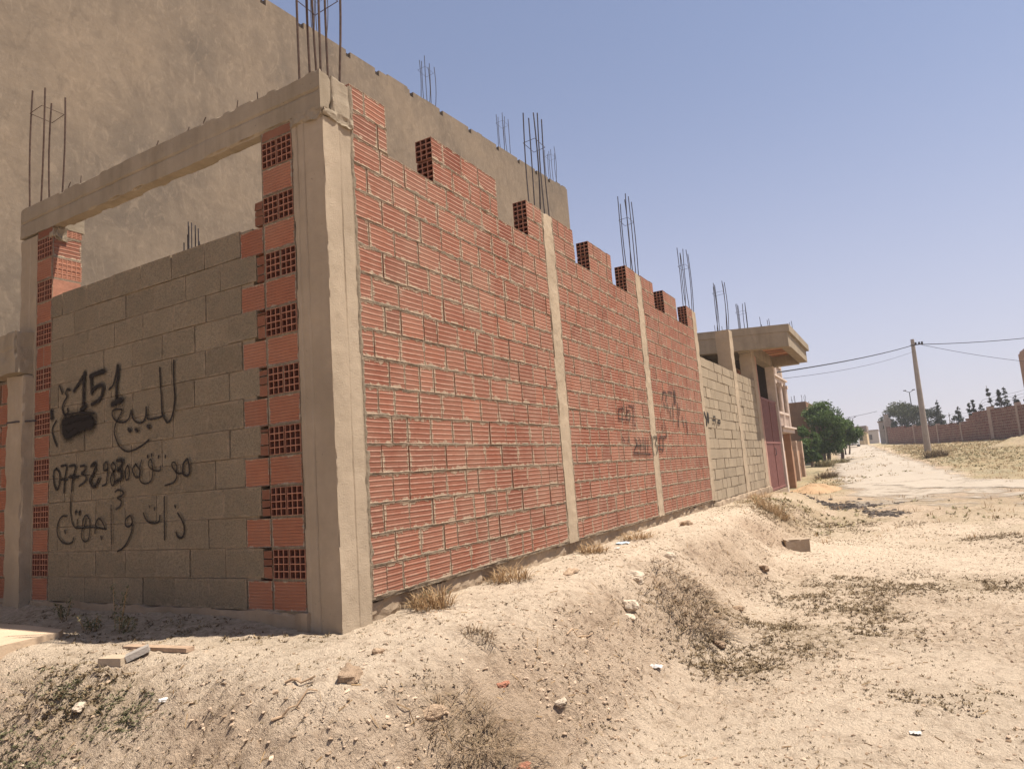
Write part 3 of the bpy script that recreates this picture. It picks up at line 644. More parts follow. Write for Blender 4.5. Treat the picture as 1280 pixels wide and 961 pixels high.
for key, pan, lim in (('brick2', pan2, 450), ('brick3', pan3, 450)):
    for up in (True, False):
        graffiti([r for r in GRAF[key] if (mid_(r) > lim) == up], lambda p, l: (XW+.0125+l, p.x, p.y), M['paint_faint'], pan, 1.1)

# ---------------------------------------------------------------- pale block wall further along
bw = thing('block_wall', 'pale concrete block wall with two raised columns, between the red brick wall and the mauve gate', 'wall', (XW, 13.6, -.9))
def pale_panel(y0, y1, z1):
    mb = MB(); h = .205; z0 = -.80; n = int((z1-z0)/h)
    mb.box(XW-.19, XW-.02, y0, y1, z0-.05, z0+n*h-.01, mat=1)
    for k in range(n):
        y = y0; Ls = .4*(1 if k % 2 else .5)
        while y < y1-.02:
            e = min(y+Ls, y1); e = y1 if y1-e < .06 else e
            g = RND.uniform(.008, .02); gv = RND.uniform(.008, .024)
            mb.box(XW-.2, XW-.006+RND.gauss(0, .004), y+g/2, e-g/2, z0+k*h+gv/2, z0+(k+1)*h-gv/2, min(1, max(0, RND.gauss(.5, .22))), 0, jit=.003)
            y = e; Ls = .4*RND.uniform(.95, 1.05)
    return mb.build('block_panel', [M['paleblock'], M['mortar_grey']], bw)
bp = pale_panel(13.6, 16.74, 2.13); pale_panel(17.14, 19.5, 2.10)
for i, (a, b, ztop) in enumerate(((16.74, 17.13, 3.09), (19.5, 19.97, 3.07))):
    rough_box('column', XW-.32, XW+.006, a, b, -1.1, ztop, M['post'], bw, .035, .006, 6, None, 20+i, .02)
    cage(bw, XW-.27, XW-.05, a+.06, b-.06, 2, 3, ztop-.02, 4.3, M['steel'], (4.05,), .009, .04)
rough_box('footing', XW-.3, XW+.06, 13.55, 20.0, -1.3, -.82, M['footing'], bw, .05, .02, 5, None, 22, .04)
graffiti(GRAF['block'], lambda p, l: (XW+.009+l, p.x, p.y), M['paint'], bp, 1.1)

M['slot_shade'] = mat_plain('hollow_shade', (.035, .022, .016), .95, .2, 20)  # near-black fill, the shade inside the crest slots put into its colour
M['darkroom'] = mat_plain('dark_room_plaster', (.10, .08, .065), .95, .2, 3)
# ---------------------------------------------------------------- the tall rendered building behind
tb = thing('tall_building', 'tall windowless cement rendered building with notches along its top edge, behind the unfinished shell', 'building', (-9.2, 4, -1))
TA = math.atan(.0717)
tdx, tdy = math.sin(TA), math.cos(TA)
def tb_pt(s, depth, z): return (-9.5+s*tdx-depth*tdy, s*tdy+depth*tdx, z)      # s along the wall, depth to its back
mb = MB(); S0, S1, ZT = -6.0, 19.3, 8.62
slots = [7.9, 8.75, 9.95, 10.78, 11.88, 12.95, 14.1, 15.35, 16.4, 17.35, 18.1]
def tbox(s0, s1, d0, d1, z0, z1, mat=0, skip=''):
    P = [[[Vector(tb_pt(s, d, z)) for z in (z0, z1)] for d in (d0, d1)] for s in (s0, s1)]
    q = {'f': (P[0][0][0], P[1][0][0], P[1][0][1], P[0][0][1]), 'b': (P[1][1][0], P[0][1][0], P[0][1][1], P[1][1][1]), 'l': (P[0][1][0], P[0][0][0], P[0][0][1], P[0][1][1]), 'r': (P[1][0][0], P[1][1][0], P[1][1][1], P[1][0][1]), 't': (P[0][0][1], P[1][0][1], P[1][1][1], P[0][1][1])}
    for k, f in q.items():
        if k not in skip: mb.poly(f, None, .5, mat)
tbox(S0, S1, 0, 9, -2, ZT+.12)
prev = S0
for s_ in slots+[S1]:
    tbox(prev, s_ if s_ != S1 else S1, 0, .2, ZT+.121, ZT+.26)
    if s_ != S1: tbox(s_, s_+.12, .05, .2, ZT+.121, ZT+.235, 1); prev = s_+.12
    # the ragged crest: thin laps of mortar between the slots
ss = S0
while ss < S1-.1:
    l_ = RND.uniform(.15, .7); e = min(ss+l_, S1-.01)
    if not any(ss-.05 < q+.1 and e+.05 > q for q in slots): tbox(ss, e, .01, .17, ZT+.255, ZT+.27+RND.uniform(.0, .045))
    ss = e+RND.uniform(.02, .3)
tw = mb.build('wall', [M['render'], M['slot_shade']], tb)
for s_, ny in ((9.35, 3), (12.75, 3), (16.05, 3), (18.75, 3)):
    p = tb_pt(s_, .12, 0)
    cage(tb, p[0]-.17, p[0]+.03, p[1]-.16, p[1]+.16, 2, ny, ZT+.2, ZT+1.45, M['steel'], (ZT+1.2,), .008, .05, .1)
# ---------------------------------------------------------------- neighbouring frame on the left
nf = thing('neighbouring_building', 'neighbouring concrete lintel on a slim post with brick infill, left of the painted block front', 'building', (-7.2, YF, -.9))
rough_box('lintel', -7.47, -6.965, YF-.16, YF+.2, 1.27, 1.66, M['concrete_b'], nf, .02, .012, 6, lambda k, X, Y, Z: .005*np.exp(-((Z-1.5)/.008)**2)*(k in ('y-',)), 30, .04)
rough_box('lintel', -9.2, -7.5, YF+.05, YF+.4, 1.30, 1.60, M['render'], nf, .03, .012, 6, None, 31, .04)['label'] = 'rendered lintel end catching the sun'
rough_box('post', -7.235, -6.96, YF-.09, YF+.05, -1.1, 1.265, M['concrete'], nf, .02, .004, 8, boards([('y-', -7.06)], 0), 32, .02)
mb = MB()
mb.box(-9.2, -7.24, YF+.012, YF+.2, -1.0, 1.27, mat=1)
for k in range(10):
    x = -7.245; z = -.80+k*.205
    if k % 2 == 0:
        mb.box(x-.15, x-.005, YF-.001, YF+.18, z+.008, z+.197, .5, 2, skip='y-'); mb.holes((x-.15, YF-.001, z+.008), (1, 0, 0), (0, 0, 1), (0, -1, 0), .145, .189, 3, 4, .12, .011, .5, 2, 3); x -= .155
    while x > -9.1:
        L_ = .3*RND.uniform(.95, 1.05); mb.box(x-L_+.012, x, YF+RND.gauss(0, .003), YF+.2, z+.008, z+.197, RND.uniform(.1, .8), 0); x -= L_
mb.build('brick_infill', [M['brick_plain'], M['mortar'], M['brick_web'], M['brick_dark']], nf)

# ---------------------------------------------------------------- unfinished house with the cantilevered slab
M['gate'] = mat_plain('mauve_painted_metal', (.20, .088, .075), .6, .15, 8)
M['pink'] = mat_plain('pink_washed_render', (.36, .215, .16), .92, .2, 5, .01)
M['whitepost'] = mat_plain('pale_post_render', (.52, .43, .36), .92, .12, 6, .006)
M['clay'] = mat_brick('clay_pots', (.44, .2, .115), .2, 3, smear=.4)
uh = thing('unfinished_house', 'unfinished concrete house with a flat slab jutting over a mauve gate', 'house', (XW, 20, -1.05))
SK = math.tan(rad(20))
def prism(mb, poly, z0, z1, mat=0, tint=.5):
    n = len(poly); mb.poly([(x, y, z0) for x, y in poly][::-1], None, tint, mat); mb.poly([(x, y, z1) for x, y in poly], None, tint, mat)
    for i in range(n):
        a, b = poly[i], poly[(i+1) % n]; mb.poly([(*a, z0), (*b, z0), (*b, z1), (*a, z1)], None, tint, mat)
def frontY(x, y0=19.4): return y0+(x+2.15)*SK
XO = -2.17
mb = MB(); prism(mb, [(-9.0, frontY(-9.0)), (XO+.04, frontY(XO+.04)), (XO+.06, 23.9), (-9, 23.9)], 3.27, 3.47); sb = mb.build('roof_slab', M['concrete_b'], uh)
mb = MB(); prism(mb, [(-9.0, frontY(-9.0)+.02), (XO-.02, frontY(XO-.02)+.02), (XO-.02, frontY(XO-.02)+.30), (-9, frontY(-9.0)+.30)], 2.87, 3.268); mb.build('beam', M['concrete_b'], uh)
mb = MB(); prism(mb, [(XO-.26, frontY(XO-.26)+.31), (XO-.02, frontY(XO-.02)+.31), (XO-.02, 23.75), (XO-.26, 23.75)], 2.90, 3.266); mb.build('beam', M['concrete_b'], uh)
mb = MB(); prism(mb, [(XW-.28, frontY(XW-.28)+.31), (XW-.01, frontY(XW-.01)+.31), (XW-.01, 23.75), (XW-.28, 23.75)], 2.84, 3.264); mb.build('beam', M['concrete_b'], uh)
mb = MB(); prism(mb, [(XW-.008, 23.4), (XO-.262, 23.4), (XO-.262, 23.74), (XW-.008, 23.74)], 2.86, 3.262); mb.build('beam', M['concrete_b'], uh)
mb = MB()
yy = 19.85
while yy < 23.3:
    mb.box(XW-.006, XO-.27, yy, yy+.42, 3.18, 3.262, RND.random(), 0); yy += .56
mb.build('clay_soffit', M['clay'], uh)
mb = MB(); mb.box(XW-.25, XW-.01, 19.99, 20.33, -1.15, 2.838, jit=.01); mb.build('gate_pillar', M['pink'], uh)
mb = MB(); mb.box(XW-.22, XW+.03, 23.12, 23.36, -1.2, 2.838, jit=.008); mb.build('gate_post', M['whitepost'], uh)
# the gate: two leaves of ribbed sheet in a frame
mb = MB()
y = 20.35
while y < 23.09:
    e = min(y+.093, 23.11); mb.box(XW-.06, XW-.022-(.008 if int(y*1000/93) % 2 else 0), y, e-.004, -1.02, 1.68); y += .093
for z in (-.98, .35, 1.62): mb.box(XW-.03, XW-.008, 20.35, 23.11, z, z+.06)
mb.box(XW-.03, XW-.005, 21.70, 21.76, -1.02, 1.68)
gt = mb.build('gate', M['gate'], uh); gt['label'] = 'tall mauve metal gate'
mb = MB(); mb.tube([(XW-.01, 21.65, .0), (XW+.03, 21.65, .02), (XW+.03, 21.65, .2), (XW-.01, 21.65, .22)], .012, 6); mb.build('handle', M['steel'], gt)
mb = MB(); mb.box(XW-.3, XW+.02, 20.33, 23.12, -1.4, -1.02, jit=.01); mb.build('sill', M['footing'], uh)
# brick wall inside the open strip over the gate, with dark openings between
mb = MB()
for k in range(6):
    z = 1.5+k*.215; y = 21.5
    while y < 23.1:
        e = min(y+.31, 23.1); mb.box(XW-1.1, XW-.9+RND.gauss(0, .005), y, e-.015, z, z+.2, RND.uniform(.1, .6), 0); y += .31
mb.box(XW-1.1, XW-.94, 21.5, 23.1, 1.4, 2.83, mat=1)
mb.build('inner_brick_wall', [M['brick'], M['mortar']], uh)
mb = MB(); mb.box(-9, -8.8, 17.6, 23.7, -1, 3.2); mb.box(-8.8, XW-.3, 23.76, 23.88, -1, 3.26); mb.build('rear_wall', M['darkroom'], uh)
mb = MB(); mb.box(-6.2, -5.9, 18.2, 18.5, -1, 2.86); mb.box(-8.0, -7.7, 17.6, 17.9, -1, 2.86); mb.build('inner_column', M['concrete_b'], uh)
for x, y in ((-6.9, 18.2), (-2.9, 20.6), (-2.5, 22.4), (-4.2, 20.6)):
    cage(uh, x-.1, x+.1, y-.1, y+.1, 2, 2, 3.45, 3.45+RND.uniform(.3, .6), M['steel'], (), .008, .04, .15)
mb = MB()
for i in range(7):
    x, y = RND.uniform(-4.5, -2.4), RND.uniform(19.6, 22); x = max(x, -4.4); y = max(y, frontY(x)+.1); s_ = RND.uniform(.06, .14); mb.box(x-s_, x+s_, y-s_, y+s_, 3.465, 3.48+s_*.8, jit=.03)
pass

# ---------------------------------------------------------------- house with balconies
bh = thing('balcony_house', 'narrow house with stacked balconies and pale pillars, just past the jutting slab', 'house', (-3.2, 26, -1.1))
M['terracotta'] = mat_plain('terracotta_render', (.33, .19, .115), .92, .2, 4)
M['balrail'] = mat_plain('pale_balustrade', (.50, .40, .33), .9, .15, 8)
M['dull'] = mat_plain('dull_brown_render', (.24, .17, .12), .92, .2, 4)
mb = MB(); mb.box(-9, -3.75, 24.05, 27.2, -1.3, 4.2); mb.build('wall', M['dull'], bh)
for z, ov in ((.75, .52), (2.52, .40), (3.5, .34)):
    mb = MB(); mb.box(-3.747, -3.75+ov, 24.1, 27.1, z, z+.14); mb.box(-3.747, -3.75+ov+.07, 24.04, 27.16, z+.142, z+.2); mb.build('balcony_slab', M['balrail'], bh)
for z0, z1, ov in ((.95, 2.515, .36), (2.72, 3.495, .26)):
    for y in (24.2, 25.6, 26.95):
        mb = MB(); mb.tube([(-3.75+ov, y, z0), (-3.75+ov, y, z0+.1), (-3.75+ov, y, z1-.1), (-3.75+ov, y, z1)], .085, 10); mb.box(-3.75+ov-.12, -3.75+ov+.12, y-.12, y+.12, z1-.12, z1-.003); mb.build('pillar', M['balrail'], bh)
    mb = MB(); y = 24.25
    while y < 26.95:
        mb.tube([(-3.75+ov, y, z0), (-3.75+ov, y, z0+.12), (-3.75+ov, y, z0+.3), (-3.75+ov, y, z0+.44)], .03, 6); y += .17
    mb.box(-3.75+ov-.07, -3.75+ov+.07, 24.12, 27.05, z0+.44, z0+.52); mb.build('balustrade', M['balrail'], bh)
for z0, z1 in ((1.0, 2.3), (2.8, 3.4)):
    for y in (24.6, 26.0):
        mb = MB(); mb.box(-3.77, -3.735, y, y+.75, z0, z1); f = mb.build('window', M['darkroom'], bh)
        mb = MB(); mb.box(-3.734, -3.71, y-.06, y, z0, z1); mb.box(-3.734, -3.71, y+.75, y+.81, z0, z1); mb.box(-3.734, -3.705, y-.1, y+.85, z1, z1+.07); mb.build('frame', M['balrail'], f)
for y in (24.3, 27.0):
    mb = MB(); mb.box(-3.62, -3.40, y-.12, y+.12, -1.3, .745); mb.build('column', M['terracotta'], bh)
mb = MB(); mb.box(-3.77, -3.73, 24.9, 26.4, -1.3, .5); mb.build('door', M['terracotta'], bh)

# ---------------------------------------------------------------- brown house beyond, its side blank
br = thing('brown_house', 'plain brown flat-topped house with toothed brick corner, behind the green tree', 'house', (-6, 50, -.7))
mb = MB(); mb.box(-12, -4.85, 48, 54, -1.2, 3.33); mb.build('wall', mat_plain('brown_render', (.21, .12, .07), .93, .15, 2.5), br)
mb = MB()
for k in range(22):
    z = -1+k*.2
    if k % 2: mb.box(-4.848, -4.62, 48.02, 48.3, z, z+.17, RND.random(), 0)
pass
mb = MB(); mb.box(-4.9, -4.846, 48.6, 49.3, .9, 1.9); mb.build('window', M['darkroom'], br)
for x in (-6.2, -5.6, -5.0):
    cage(br, x-.1, x+.1, 48.1, 48.3, 2, 2, 3.3, 3.3+RND.uniform(.35, .7), M['steel'], (), .012, .05, .15)
gw = thing('garden_wall', 'low brown wall with pale capped piers running beside the roadside trees', 'wall', (-4.5, 30, -1))
mb = MB(); mb.box(-4.1, -3.85, 27.25, 33, -1.4, .15); mb.build('panel', M['terracotta'], gw)
for y in (28.9, 31.2, 33.1):
    mb = MB(); mb.box(-4.13, -3.72, y-.18, y+.18, -1.4, .55); mb.build('pier', mat_plain('pier_render', (.42, .30, .21), .92, .2, 5), gw)

# ---------------------------------------------------------------- far houses
fh = thing('far_house', 'cream flat-roofed house with a dark parapet at the end of the road', 'house', (-5, 120, .4))
M['cream'] = mat_plain('cream_render', (.50, .38, .23), .9, .12, 1)
mb = MB(); mb.box(-7.6, -4.0, 120, 128, -.5, 2.6); mb.build('wall', M['cream'], fh)
mb = MB(); mb.box(-7.7, -3.9, 119.9, 128.1, 2.61, 3.55); mb.build('parapet', mat_plain('dark_parapet', (.20, .15, .12)), fh)
for x in (-5.7, -4.9):
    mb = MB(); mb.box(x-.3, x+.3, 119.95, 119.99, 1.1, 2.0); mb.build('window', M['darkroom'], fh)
mb = MB(); mb.box(-12, -4.1, 112, 112.3, -.6, 1.15, jit=.05)
tag(mb.build('boundary_wall', M['cream'], None), 'low cream boundary wall in front of the cream house', 'wall')
mb = MB(); mb.box(-5.4, -3.0, 150, 156, 0, 3.3); g1 = mb.build('wall', mat_plain('pale_grey_render', (.44, .38, .33), .9, .1, 1), None)
gh = t_ = thing('grey_house', 'small pale grey house far off right of the cream one', 'house', (-4, 153, .8)); attach(g1, t_)
mb = MB(); mb.box(-5.5, -2.9, 149.9, 156.1, 3.31, 3.5); mb.build('roof', M['dull'], t_)
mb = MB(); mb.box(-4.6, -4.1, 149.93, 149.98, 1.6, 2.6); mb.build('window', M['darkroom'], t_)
mb = MB(); mb.box(-1.75, -.3, 96, 99, -.5, 3.1); g2 = mb.build('wall', mat_plain('dusty_block_render', (.36, .31, .27), .9, .15, 2), None)
t_ = thing('shed', 'small dusty grey shed behind the left end of the far brick wall', 'shed', (-1, 97, .4)); attach(g2, t_)
mb = MB(); mb.box(-1.85, -.2, 95.9, 99.1, 3.11, 3.22); mb.build('roof', M['dull'], t_)

# ---------------------------------------------------------------- far brick wall across the open ground
fw = thing('brick_boundary_wall', 'long red brick boundary wall with pale posts, stepping up to the right across the field', 'wall', (3, 68, 0))
W0, W1 = Vector((-.92, 90)), Vector((10.2, 44.5)); WD = (W1-W0).normalized(); WL = (W1-W0).length; WN = Vector((WD.y, -WD.x))*-1
def wpt(s, d, z): p = W0+WD*s+Vector((-WD.y, WD.x))*d; return (p.x, p.y, z)
def zbase(s): p = W0+WD*s; return gz(p.x, p.y)
M['brick_far'] = mat_brick('far_red_brick', (.20, .085, .063), .15, 2, smear=.5)
def fbox(mb, s0, s1, d0, d1, za, zb, mat=0, tint=.5):
    P = [[[Vector(wpt(s, d, z)) for z in (za, zb)] for d in (d0, d1)] for s in (s0, s1)]
    for f in ((P[0][0][0], P[1][0][0], P[1][0][1], P[0][0][1]), (P[1][1][0], P[0][1][0], P[0][1][1], P[1][1][1]), (P[0][1][0], P[0][0][0], P[0][0][1], P[0][1][1]), (P[1][0][0], P[1][1][0], P[1][1][1], P[1][0][1]), (P[0][0][1], P[1][0][1], P[1][1][1], P[0][1][1])):
        mb.poly(f, [(0, 0), (1, 0), (1, 1), (0, 1)], tint, mat)
posts = [0, 10.5, 17.7, 23.6, 29.8, 34.4, 39.5, 44.5]
SH = 27.0                                  # where the wall steps up
for i in range(len(posts)-1):
    a, b = posts[i]+.16, posts[i+1]-.16; mb = MB()
    hs = .2; zb_ = min(zbase(a), zbase(b))-.4
    for k in range(20):
        z = zb_+k*hs; s_ = a-(0 if k % 2 else .15)
        while s_ < b:
            e = min(s_+.32, b); sa = max(s_, a)
            lo_ = 2.3-.033*s_; top = lo_ if s_ < SH-3.4 else (lo_+(s_-SH+3.4)/3.4*(2.34-lo_) if s_ < SH else 2.34-.012*(s_-SH))
            if z+hs <= top+.02 and e-sa > .03: fbox(mb, sa+.008, e-.008, RND.gauss(0, .004), .2, z+.008, z+hs-.008, 0, RND.random())
            s_ += .32
    fbox(mb, a, b, .02, .18, zb_, min(2.2-.033*b, 2.2) if b < SH+3 else 2.1, 1)
    mb.build('brick_panel', [M['brick_far'], M['mortar']], fw)
    wq = .30 if i == 4 else .16
    mb = MB(); fbox(mb, posts[i]-wq, posts[i]+wq, -.03, .25, zb_, 2.42-.012*(posts[i]-SH) if posts[i] > SH else 2.34-.033*posts[i]); mb.build('post', mat_plain('far_post_concrete', (.36, .26, .20), .92, .15, 4), fw)
mb = MB(); fbox(mb, -.35, .2, -.1, .5, 0, 3.3); fbox(mb, -.3, .1, 0, .4, 3.3, 3.75); tag(mb.build('gate_pillar', mat_plain('gate_pillar_render', (.30, .25, .21), .92, .25, 3), None), 'broken grey gate pillar at the left end of the far brick wall', 'pillar')
wf = thing('wire_fence', 'sagging wire fence on thin posts above the far brick wall', 'fence', (4, 68, 2))
for s_ in np.arange(9, 44, 4.4):
    mb = MB(); zt = 2.3-.033*s_ if s_ < SH else 2.3; mb.tube([wpt(s_, .4, 0), wpt(s_, .42, zt+.4), wpt(s_+.03, .42, zt+.85)], .03, 5); mb.build('fence_post', M['steel'], wf)
for q in range(3):
    mb = MB(); P = []
    for s_ in np.arange(9, 43, .55):
        zt = (2.3-.033*s_)*(1-float(sstep(SH-1, SH+1, s_)))+2.3*float(sstep(SH-1, SH+1, s_)); P.append(wpt(s_, .42, zt+.35+.22*q-.05*abs(math.sin(s_*.714))))
    mb.tube(P, .008, 4); mb.build('wire', M['steel'], wf)

# ---------------------------------------------------------------- brick building at the right edge
rb = thing('brick_building', 'raw brick building corner with bare bars at the right edge of the view', 'building', (10, 64, 0))
mb = MB()
mb.box(9.98, 18, 62, 72, -.5, 7.0, mat=1)
for k in range(36):
    z = -.4+k*.205; x = 10.22-(0 if k % 2 else .15)
    if z > 6.9: break
    while x < 11.5: e = x+.31; mb.box(max(x, 10.22)+.008, e-.008, 61.97+RND.gauss(0, .004), 62.1, z+.008, z+.197, RND.random(), 0); x += .31
mb.build('brick_wall', [M['brick_far'], M['terracotta']], rb)
mb = MB(); mb.box(9.90, 10.27, 61.9, 62.25, -.5, 7.3); mb.build('column', M['pink'], rb)
mb = MB(); mb.box(10.12, 18.2, 61.85, 72.2, 7.0, 7.22); mb.build('roof_slab', M['pink'], rb)
mb = MB(); mb.box(10.52, 12, 62.4, 63, 7.22, 8.1); mb.build('upper_wall', M['terracotta'], rb)
cage(rb, 9.94, 10.22, 61.95, 62.2, 2, 2, 7.3, 8.6, M['steel'], (8.2,), .012, .06, .2)

# ---------------------------------------------------------------- pole, wires, lamps
pl = thing('utility_pole', 'tall plain concrete utility pole carrying wires beside the road', 'pole', (1.72, 54, -.55))
mb = MB(); mb.tube([(1.72, 54, -.75), (1.735, 53.9, 2), (1.76, 53.8, 5), (1.79, 53.7, 7.15)], .22, 12, .115); mb.build('shaft', mat_concrete('pole_concrete', (.36, .30, .25), .4, 40, False), pl)
mb = MB(); mb.tube([(1.6, 53.6, 6.72), (2.35, 53.6, 6.74)], .035, 6); mb.build('bracket', M['steel'], pl)
for x in (1.95, 2.15, 2.32):
    mb = MB(); mb.tube([(x, 53.6, 6.72), (x, 53.6, 6.79), (x, 53.6, 6.83), (x, 53.6, 6.9)], .06, 8); mb.build('insulator', M['steel'], pl)
def cable(a, b, sag, r, label):
    a, b = Vector(a), Vector(b); mb = MB(); mb.tube([a.lerp(b, i/40)+Vector((0, 0, -sag*4*(i/40)*(1-i/40))) for i in range(41)], r, 5)
    return tag(mb.build('power_cable', M['cable'], None), label, 'cable', 'cables strung from the pole')
M['cable'] = mat_plain('black_cable', (.025, .025, .028), .6, .1)
cable((1.72, 53.6, 6.72), (-3.45, 26.0, 2.95), .12, .024, 'thick black cable sloping down from the pole to the balcony house')
cable((1.75, 53.6, 6.3), (-3.45, 26.4, 2.75), .22, .008, 'thin lower wire running from the pole towards the balcony house')
cable((1.95, 53.6, 6.76), (9.6, 61.8, 7.15), .10, .024, 'thick level cable from the pole to the brick building at the right')
cable((2.2, 53.6, 6.72), (9.5, 61.9, 5.3), .12, .014, 'thin cable slanting down from the pole to the right brick building')
cable((-1.6, 90, 4.2), (-12.0, 75, 3.6), .5, .02, 'thin far wire above the green tree and the cream house')
def lamp(x, y, z, h, label):
    t = thing('street_lamp', label, 'street lamp', (x, y, z), 'street lamps in the distance')
    mb = MB(); mb.tube([(x, y, z-.3), (x, y, z+h*.6), (x, y, z+h)], .07, 6, .05); mb.build('mast', M['steel'], t)
    for s_ in (-1, 1):
        mb = MB(); mb.tube([(x, y, z+h), (x+s_*.5, y, z+h+.28)], .035, 5); a = mb.build('arm', M['steel'], t)
        mb = MB(); mb.box(x+s_*.48-.16, x+s_*.48+.16, y-.1, y+.1, z+h+.24, z+h+.34); mb.build('lamp_head', M['steel'], a)
lamp(2.1, 98, .9, 5.6, 'two-armed street lamp rising left of the utility pole')
lamp(-6.4, 135, .8, 4.6, 'tiny two-armed street lamp over the cream house')

# ---------------------------------------------------------------- vegetation
NPR = np.random.default_rng(11)
def leaves(centers, radii, n, size, squash=1.0, shell=.55, updown=0.0):
    """n leaf quads spread through ellipsoidal clumps (more towards the outside)"""
    C = np.array(centers, float); Rr = np.array(radii, float); vol = Rr**2; pick = NPR.choice(len(C), n, p=vol/vol.sum())
    d = NPR.normal(size=(n, 3)); d /= np.linalg.norm(d, axis=1)[:, None]
    r = (shell+(1-shell)*NPR.random(n))**.7*(1+.18*NPR.normal(size=n)); P = C[pick]+d*(Rr[pick]*r)[:, None]*np.array([1, 1, squash])
    a = NPR.normal(size=(n, 3)); a[:, 2] += updown; a /= np.linalg.norm(a, axis=1)[:, None]
    b = np.cross(a, NPR.normal(size=(n, 3))); b /= np.linalg.norm(b, axis=1)[:, None]
    L = size*NPR.uniform(.6, 1.3, n)[:, None]; Wd = L*.38
    co = np.stack([P-a*L*.5, P+b*Wd*.5+a*L*.05, P+a*L*.5, P-b*Wd*.5+a*L*.05], 1).reshape(-1, 3)
    q = np.arange(n*4).reshape(n, 4)
    tint = np.clip(.5+.25*NPR.normal(size=n)+.25*d[:, 2], 0, 1)
    return co, q, tint
def crown(name, parent, centers, radii, n, size, mat, **kw):
    co, q, t = leaves(centers, radii, n, size, **kw); return arrmesh(name, co, q, mat, parent, None, False, {'tint': t})
def tree(name, label, x, y, h, spread, n, size, mat, group=None, trunk=.12, low=.25, clumps=26, squash=.85, stems=1, cat='tree'):
    z = gz(x, y); t = thing(name, label, cat, (x, y, z), group)
    rr = random.Random(int(x*100+y*10)); C, Rr = [], []
    for i in range(clumps):
        u = rr.random(); a = rr.random()*6.283; zz = low+(1-low)*u
        prof = math.sin(math.pi*min(.98, max(.10, u*.82+.12)))**.7
        rad_ = spread*prof*math.sqrt(rr.random()); C.append((x+rad_*math.cos(a), y+rad_*math.sin(a), z+h*zz*.93)); Rr.append(spread*rr.uniform(.2, .42))
    crown('crown', t, C, Rr, n, size, mat, squash=squash)
    mb = MB()
    for s_ in range(stems):
        ox = rr.uniform(-.3, .3)*(stems > 1)*spread; oy = rr.uniform(-.2, .2)*(stems > 1)*spread
        mb.tube([(x+ox*.5, y+oy*.5, z-.2), (x+ox*.7+.05, y+oy*.7, z+h*.2), (x+ox, y+oy, z+h*.45), (x+ox*1.2, y+oy*1.2, z+h*.75)], trunk, 8, trunk*.35)
    for c in C[::3]:
        k = rr.uniform(.25, .5); mb.tube([(x, y, z+h*k), (x+(c[0]-x)*.5, y+(c[1]-y)*.5, z+h*k*.6+(c[2]-z)*.4), c], trunk*.45, 5, trunk*.12)
    mb.build('trunk', M['bark'], t); return t
tree('leafy_tree', 'big dense green broadleaf tree at the roadside in front of the brown house', -3.95, 47, 3.95, 1.35, 9500, .19, M['leaf'], 'roadside broadleaf trees', .13, .2, 52, stems=3)
tree('leafy_tree', 'low yellowish green tree at the left foot of the big green tree', -4.35, 42, 2.3, .85, 4200, .20, M['leaf'], 'roadside broadleaf trees', .08, .2, 18)
tree('leafy_tree', 'rounded dark tree sloping down right of the big green tree', -3.3, 50, 2.7, 1.25, 6000, .2, M['leaf'], 'roadside broadleaf trees', .09, .47, 34, stems=3)
tree('leafy_tree', 'smallest tree at the right end of the roadside row, before the cream boundary wall', -3.55, 60, 1.9, .9, 2600, .22, M['leaf'], 'roadside broadleaf trees', .07, .55, 20, stems=2)
tree('round_tree', 'rounded olive tree behind the far brick wall, left of the pole', 1.05, 96, 4.8, 2.3, 6500, .34, M['leaf_grey'], None, .16, .2, 40, .8)
tree('bushy_tree', 'dark grey-green tree just left of the pole, behind the far brick wall', 3.35, 90, 3.6, 1.5, 2300, .3, M['conifer'], None, .12, .05, 20)
def conifer(x, y, h, wd_, label, lean=0, sparse=1.0, zoff=0):
    z = gz(x, y)+zoff; t = thing('young_conifer', label, 'conifer', (x, y, z), 'dusty conifers behind the far wall')
    C, Rr = [], []; rr = random.Random(int(x*77+y))
    for i in range(int(46*sparse)):
        u = rr.uniform(.02, 1); rad_ = wd_*(1-u)**.8+.03; a = rr.random()*6.283
        C.append((x+lean*u+rad_*math.cos(a)*rr.random(), y+rad_*math.sin(a)*rr.random(), z+h*u)); Rr.append(max(.08, rad_*.5))
    crown('crown', t, C, Rr, int(2600*sparse), .2, M['conifer'], squash=.8)
    mb = MB(); mb.tube([(x, y, z-.2), (x+lean*.5, y, z+h*.5), (x+lean, y, z+h*1.02)], .06, 5, .015); mb.build('trunk', M['bark'], t)
K = 62
